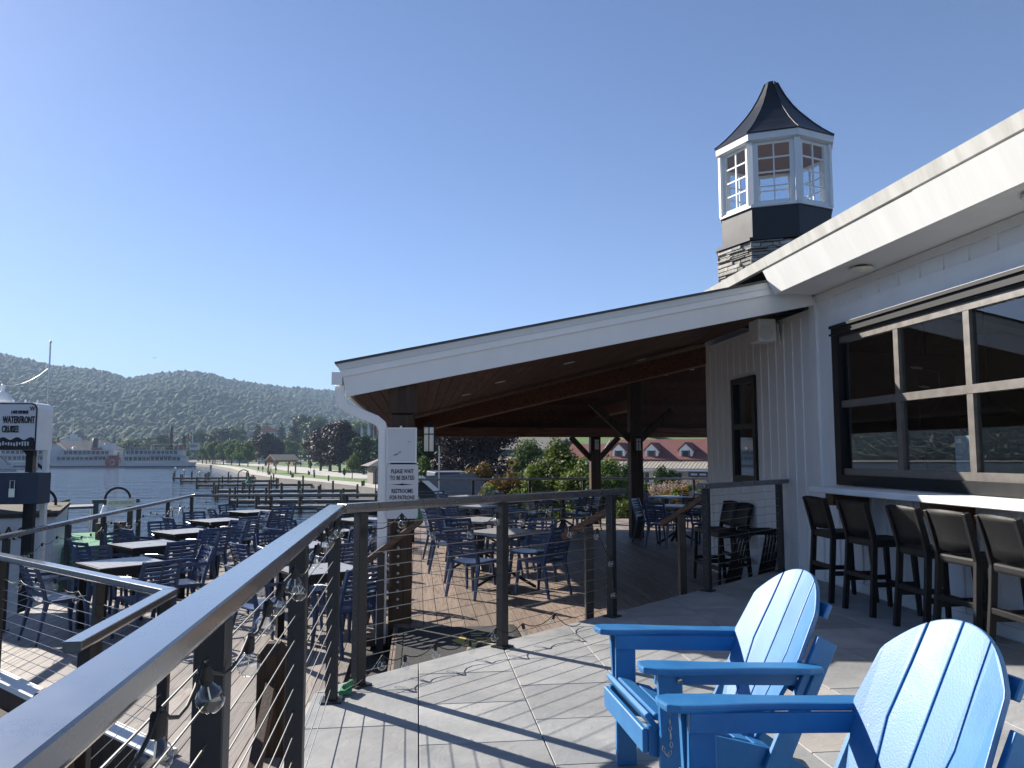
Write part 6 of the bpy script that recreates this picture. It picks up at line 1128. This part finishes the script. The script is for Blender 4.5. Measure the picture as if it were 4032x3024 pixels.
for k in range(4): MB().box(3.5 + 1.1 * k, 4.3 + 1.1 * k, -3.13, -3.101, zp - .72, zp - .5).build('sign_stroke', 'boat_white', rb_)
house('annex', 'red roofed annex gable left of the dormered building', 2420, 1850, 112, R(-16), 12, 8, 3.7, 2.0, 'white_siding', 'red_shingle', wins=3, zb=ZG + .5)
house('picnic_shelter', 'grey-roofed open park shelter on the slope behind the purple tree', 2075, 1850, 120, R(-20), 12, 8, 5.6, 1.6, 'navy_wall', 'grey_roof', wins=4)
house('shop_row', 'long low white shop with tan roof behind the shrubs', 1985, 1870, 92, R(-14), 14, 7, 3.0, 1.4, 'boat_white', 'tan_roof', wins=5); house('ticket_booth', 'tiny white gabled ticket booth beside the diamond sign', 2058, 1880, 120, R(75), 1.6, 1.6, 4.4, .9, 'white_siding', 'white_paint', wins=1, ov=.3)
hk = house('navy_kiosk', 'navy kiosk with white gable trim and red door below the deck', 1775, 1990, 33.4, R(66), 5.2, 2.5, 2.85, .95, 'navy_wall', 'grey_roof', wins=0, zb=ZG, ov=.25)
for s in (-1, 1): MB().bar((-2.88, 0, 3.98), (-2.88, s * 1.62, 2.74), .05, .17).build('bargeboard', 'white_paint', hk)
MB().box(-2.66, -2.6, -.75, .75, .6, 1.95).build('door_panel', 'boat_dark', hk); MB().box(-2.68, -2.6, -.85, -.751, .5, 2.05).box(-2.68, -2.6, .751, .85, .5, 2.05).box(-2.68, -2.6, -.75, .75, 1.951, 2.05).build('door_trim', 'red_paint', hk); MB().box(-2.66, -2.6, -.5, 1.0, 2.2, 2.55).build('red_panel', 'red_paint', hk)
p = ond(1765, 1890, 44); t = thing('box_trailer', 'dark blue box trailer parked behind the navy kiosk', 'trailer', (p.x, p.y, ZG), .1); MB().box(-1, 1, -2, 2, .6, ond(1765, 1856, 44).z - ZG).build('box', 'navy_wall', t, bevel=.05)
for i in (-1, 1):
    for j in (-1, 1): w_ = MB().lathe([(.33, -.1), (.33, .1)], 12); w_.v = [(i * .9 + v[2], j * .7 + v[0], .33 + v[1]) for v in w_.v]; w_.build('wheel', 'rubber', t)
p = ond(1618, 2040, 29.2); t = tag(MB().lathe([(.0, 0), (.16, .02), (.17, .25), (.10, .42), (.09, .5), (.11, .56), (.07, .66), (.02, .9), (0, .92)], 10, (p.x + .3, p.y - .6, p.z - .1)).tube([(p.x + .3, p.y - .6, p.z - .12), (p.x + .3, p.y - .6, ZG)], .05).build('garden_gnome', 'green_carpet', smooth=True), 'small garden gnome figure in front of the red kiosk door', 'gnome')
p = ond(2015, 1880, 60); t = thing('diamond_sign', 'yellow diamond road sign above the reddish shrubs', 'sign', (p.x, p.y, ZG)); zc_ = ond(2015, 1822, 60).z - ZG; MB().tube([(0, 0, 0), (0, 0, zc_ + .3)], .04, 5).build('post', 'steel', t); MB().extr([(0, -.06, zc_ - .42), (.42, -.06, zc_), (0, -.06, zc_ + .42), (-.42, -.06, zc_)], (0, .02, 0)).build('plate', 'yellow_paint', t); MB().box(-.12, .12, -.075, -.061, zc_ - .12, zc_ + .12).build('symbol', 'ink', t)
p = ond(1728, 1890, 24); t = tag(MB().tube([(p.x, p.y, ZG), (p.x, p.y, ond(1728, 1755, 24).z)], .022, 6).build('marker_pole', 'steel'), 'thin pale pole standing in front of the dark tree by the kiosk', 'pole')
# shrubs and trees behind the covered deck
def shrub(name, label, x, D, yt, yb, w_, m, n, size, zb, seed, group=None, lob=14, cat='shrub'):
    p = ond(x, 1900, D); top = ond(x, yt, D).z; h_ = top - zb; wd = w_ / 2 * D / F; t = thing(name, label, cat, (p.x, p.y, zb), 0, group); r_ = random.Random(seed); lb = []
    for k in range(lob): u = r_.random(); a = r_.uniform(0, 6.28); q = wd * r_.uniform(.1, .85) * (1.08 - .45 * u); s_ = wd * r_.uniform(.30, .50); lb.append((q * math.cos(a), q * math.sin(a), max(s_ * .5, h_ * (.12 + .72 * u)), s_, s_, min(s_, h_ * .3)))
    lb.append((0, 0, h_ * .86, wd * .3, wd * .3, h_ * .14)); mb = MB()
    for k in range(7): l = lb[k % len(lb)]; mb.tube([(l[0] * .1, l[1] * .1, -.1), (l[0] * .5, l[1] * .5, l[2] * .5), (l[0], l[1], l[2])], [.05, .035, .012], 5)
    mb.build('stem', 'bark', t); link('foliage', leaf_mesh('foliage', lb, n, size, M[m].name, seed, hollow=.35), t); return t
shrub('leafy_tree', 'tall light green leafy tree behind the back railing', 2190, 30, 1716, 2000, 330, 'leaf_light', 30000, .075, -3.2, 1, lob=30, cat='tree'); shrub('leafy_bush', 'light green bush at the foot of the tall leafy tree', 2300, 27, 1800, 2000, 260, 'leaf_light', 17000, .07, -3.2, 2, lob=18); shrub('leafy_bush', 'light green bush on the kiosk side of the tall leafy tree', 2095, 26, 1830, 2000, 230, 'leaf_light', 16000, .07, -3.2, 21, lob=18)
shrub('red_shrub', 'reddish autumn shrub behind the gooseneck lamps', 1905, 36, 1815, 2000, 260, 'leaf_autumn', 17000, .075, -3.4, 3); shrub('red_shrub', 'yellowing autumn shrub between the kiosk and the tall leafy tree', 2010, 28, 1850, 2000, 270, 'leaf_autumn', 16000, .065, -3.2, 4); shrub('mixed_shrub', 'green shrub with yellow tips beside the kiosk roof', 1925, 25, 1905, 2020, 230, 'leaf_light', 10000, .07, -3.2, 5); shrub('mixed_shrub', 'green shrub in front of the yellowing autumn shrub', 2030, 24.3, 1925, 2020, 230, 'leaf_mid', 9000, .07, -3.2, 22)
shrub('dark_shrub', 'dark green shrub behind the braced back column', 2400, 31, 1790, 1960, 300, 'leaf_mid', 18000, .07, -3.0, 6, lob=18); shrub('dark_shrub', 'dark green shrub beside the thick column', 2600, 42, 1832, 1960, 190, 'leaf_dark', 9000, .10, -3.0, 7); shrub('dark_shrub', 'dark green shrub between the two columns', 2480, 34, 1815, 1960, 240, 'leaf_dark', 15000, .07, -3.0, 8); shrub('dark_shrub', 'dark green shrub low behind the braced column', 2370, 25, 1880, 1960, 240, 'leaf_dark', 9000, .08, -3.0, 23)
shrub('grey_shrub', 'pale silvery shrub beside the thick column foot', 2535, 25, 1900, 2010, 120, 'leaf_light', 5000, .06, -1.34, 24)
shrub('hedge', 'low clipped hedge behind the railing left of the braced column', 2100, 23.5, 1978, 2040, 330, 'leaf_light', 7000, .05, -1.9, 9, lob=20); shrub('hedge', 'low clipped hedge behind the railing right of the braced column', 2425, 23.2, 1978, 2035, 200, 'leaf_light', 6000, .05, -1.34, 10, lob=16)
for i, (x, D, yt) in enumerate(((2590, 29, 1905), (2660, 30, 1893), (2725, 29.5, 1888), (2770, 30, 1893))):
    p = ond(x, 1900, D); t = thing('plume_grass', ['tuft of pink-beige plume grass beside the thick column', 'second tuft of plume grass along from the thick column', 'tall tuft of plume grass before the porch', 'tuft of plume grass next to the siding corner'][i], 'grass tuft', (p.x, p.y, -1.4), 0, 'plume grasses behind the railing'); mb = MB(); h_ = ond(x, yt, D).z + 1.4; r_ = random.Random(i)
    for k in range(70): a = r_.uniform(0, 6.28); q = r_.uniform(.1, .75); mb.tube([(.1 * math.cos(a), .1 * math.sin(a), 0), (q * .5 * math.cos(a), q * .5 * math.sin(a), h_ * .6), (q * math.cos(a), q * math.sin(a), h_ * r_.uniform(.65, .95))], [.008, .006, .003], 3)
    mb.build('blades', 'leaf_light', t); link('plumes', leaf_mesh('plumes', [(0, 0, h_ * .82, .75, .75, h_ * .2)], 800, .05, 'plume', i + 200, hollow=.0), t)
for i, (x, D, yt, w_) in enumerate(((2600, 25, 1945, 120), (2660, 24.6, 1915, 130), (2720, 25.2, 1905, 130), (2765, 24.5, 1908, 120))):
    t = shrub('sunflower_clump', ['low clump of yellow sunflowers beside the thick column', 'clump of yellow sunflowers behind the round-edged tables', 'tallest clump of yellow sunflowers below the porch', 'clump of yellow sunflowers next to the railing post'][i], x, D, yt, 2010, w_, 'leaf_light', 3800, .055, -1.34, 300 + i, 'sunflowers behind the railing', cat='flowers'); r_ = random.Random(i)
    wd = w_ / 2 * D / F; h_ = ond(x, yt, D).z + 1.34
    for k in range(10):
        a = r_.uniform(0, 6.28); c = Vector((wd * r_.uniform(.2, .85) * math.cos(a), -wd * .75 * abs(math.sin(a)) - .05, h_ * r_.uniform(.55, 1.0))); n_ = Vector((r_.uniform(-.5, .3), -1, r_.uniform(0, .6))).normalized(); mm = mtx(c, n_.cross(Vector((0, 0, 1))).normalized(), Vector((0, 0, 1))); m_ = MB(); pts_ = []
        for j in range(16): a_ = 2 * PI * j / 16; rr_ = .085 if j % 2 else .05; pts_.append((rr_ * math.cos(a_), rr_ * math.sin(a_), 0))
        m_.add([mm @ Vector(q) for q in pts_] + [mm @ Vector((0, 0, .012)), mm @ Vector((0, 0, -.012))], [(j, (j + 1) % 16, 16) for j in range(16)] + [((j + 1) % 16, j, 17) for j in range(16)]); m_.build('flower_head', 'flower', t)
shrub('purple_tree', 'dark drooping purple-leaved tree between the kiosk and the white shop', 1885, 62, 1620, 1850, 400, 'leaf_purple', 26000, .15, ZG, 11, lob=26, cat='tree'); shrub('park_bush', 'dark green tree at the left behind the notice boards', 1680, 70, 1640, 1850, 260, 'leaf_dark', 10000, .2, ZG, 12, lob=20, cat='tree'); shrub('park_bush', 'rounded green bush in front of the dark tree behind the notice boards', 1665, 60, 1790, 1860, 130, 'leaf_mid', 6000, .12, ZG, 13)
shrub('park_tree', 'green leafy tree standing before the grey-roofed shelter', 2075, 75, 1735, 1850, 240, 'leaf_mid', 14000, .15, ZG, 31, lob=22, cat='tree'); shrub('slope_bush', 'dark bush on top of the sloping lawn above the red roof', 2580, 185, 1715, 1745, 110, 'leaf_dark', 3000, .3, 5.5, 14, cat='tree'); shrub('slope_bush', 'dark bush on the lawn crest next to the siding corner', 2770, 185, 1712, 1745, 90, 'leaf_dark', 3000, .3, 5.5, 15, cat='tree'); shrub('slope_bush', 'dark bush on the lawn beside the tall leafy tree', 2262, 150, 1725, 1780, 60, 'leaf_dark', 2500, .25, 0, 16, cat='tree')
for x in range(1700, 2900, 75): tree(random.choice(('big0', 'big2', 'pine0', 'pine1')), x + random.uniform(-20, 20), 1780, 1560 + random.uniform(-30, 50), 'dark tree on the crest behind the sloping lawn', 'trees on the crest behind the lawn', D=random.uniform(250, 330), wid=1.2)
# ------------------------------------------------------------------ air
hz = MB().box(-5300, 3300, -2600, 4300, -8, 430).build('haze', 'white_paint'); hz['kind'] = 'stuff'; hz['label'] = 'thin blue summer haze over the lake'; hz.display_type = 'WIRE'
hm = bpy.data.materials.new('haze_air'); hm.use_nodes = True; nt = hm.node_tree
for n in list(nt.nodes): nt.nodes.remove(n)
o = nt.nodes.new('ShaderNodeOutputMaterial'); v = nt.nodes.new('ShaderNodeVolumePrincipled'); v.inputs['Color'].default_value = (.50, .69, .95, 1); v.inputs['Density'].default_value = .00021; v.inputs['Anisotropy'].default_value = 0
nt.links.new(v.outputs[0], o.inputs['Volume']); hz.data.materials.clear(); hz.data.materials.append(hm)
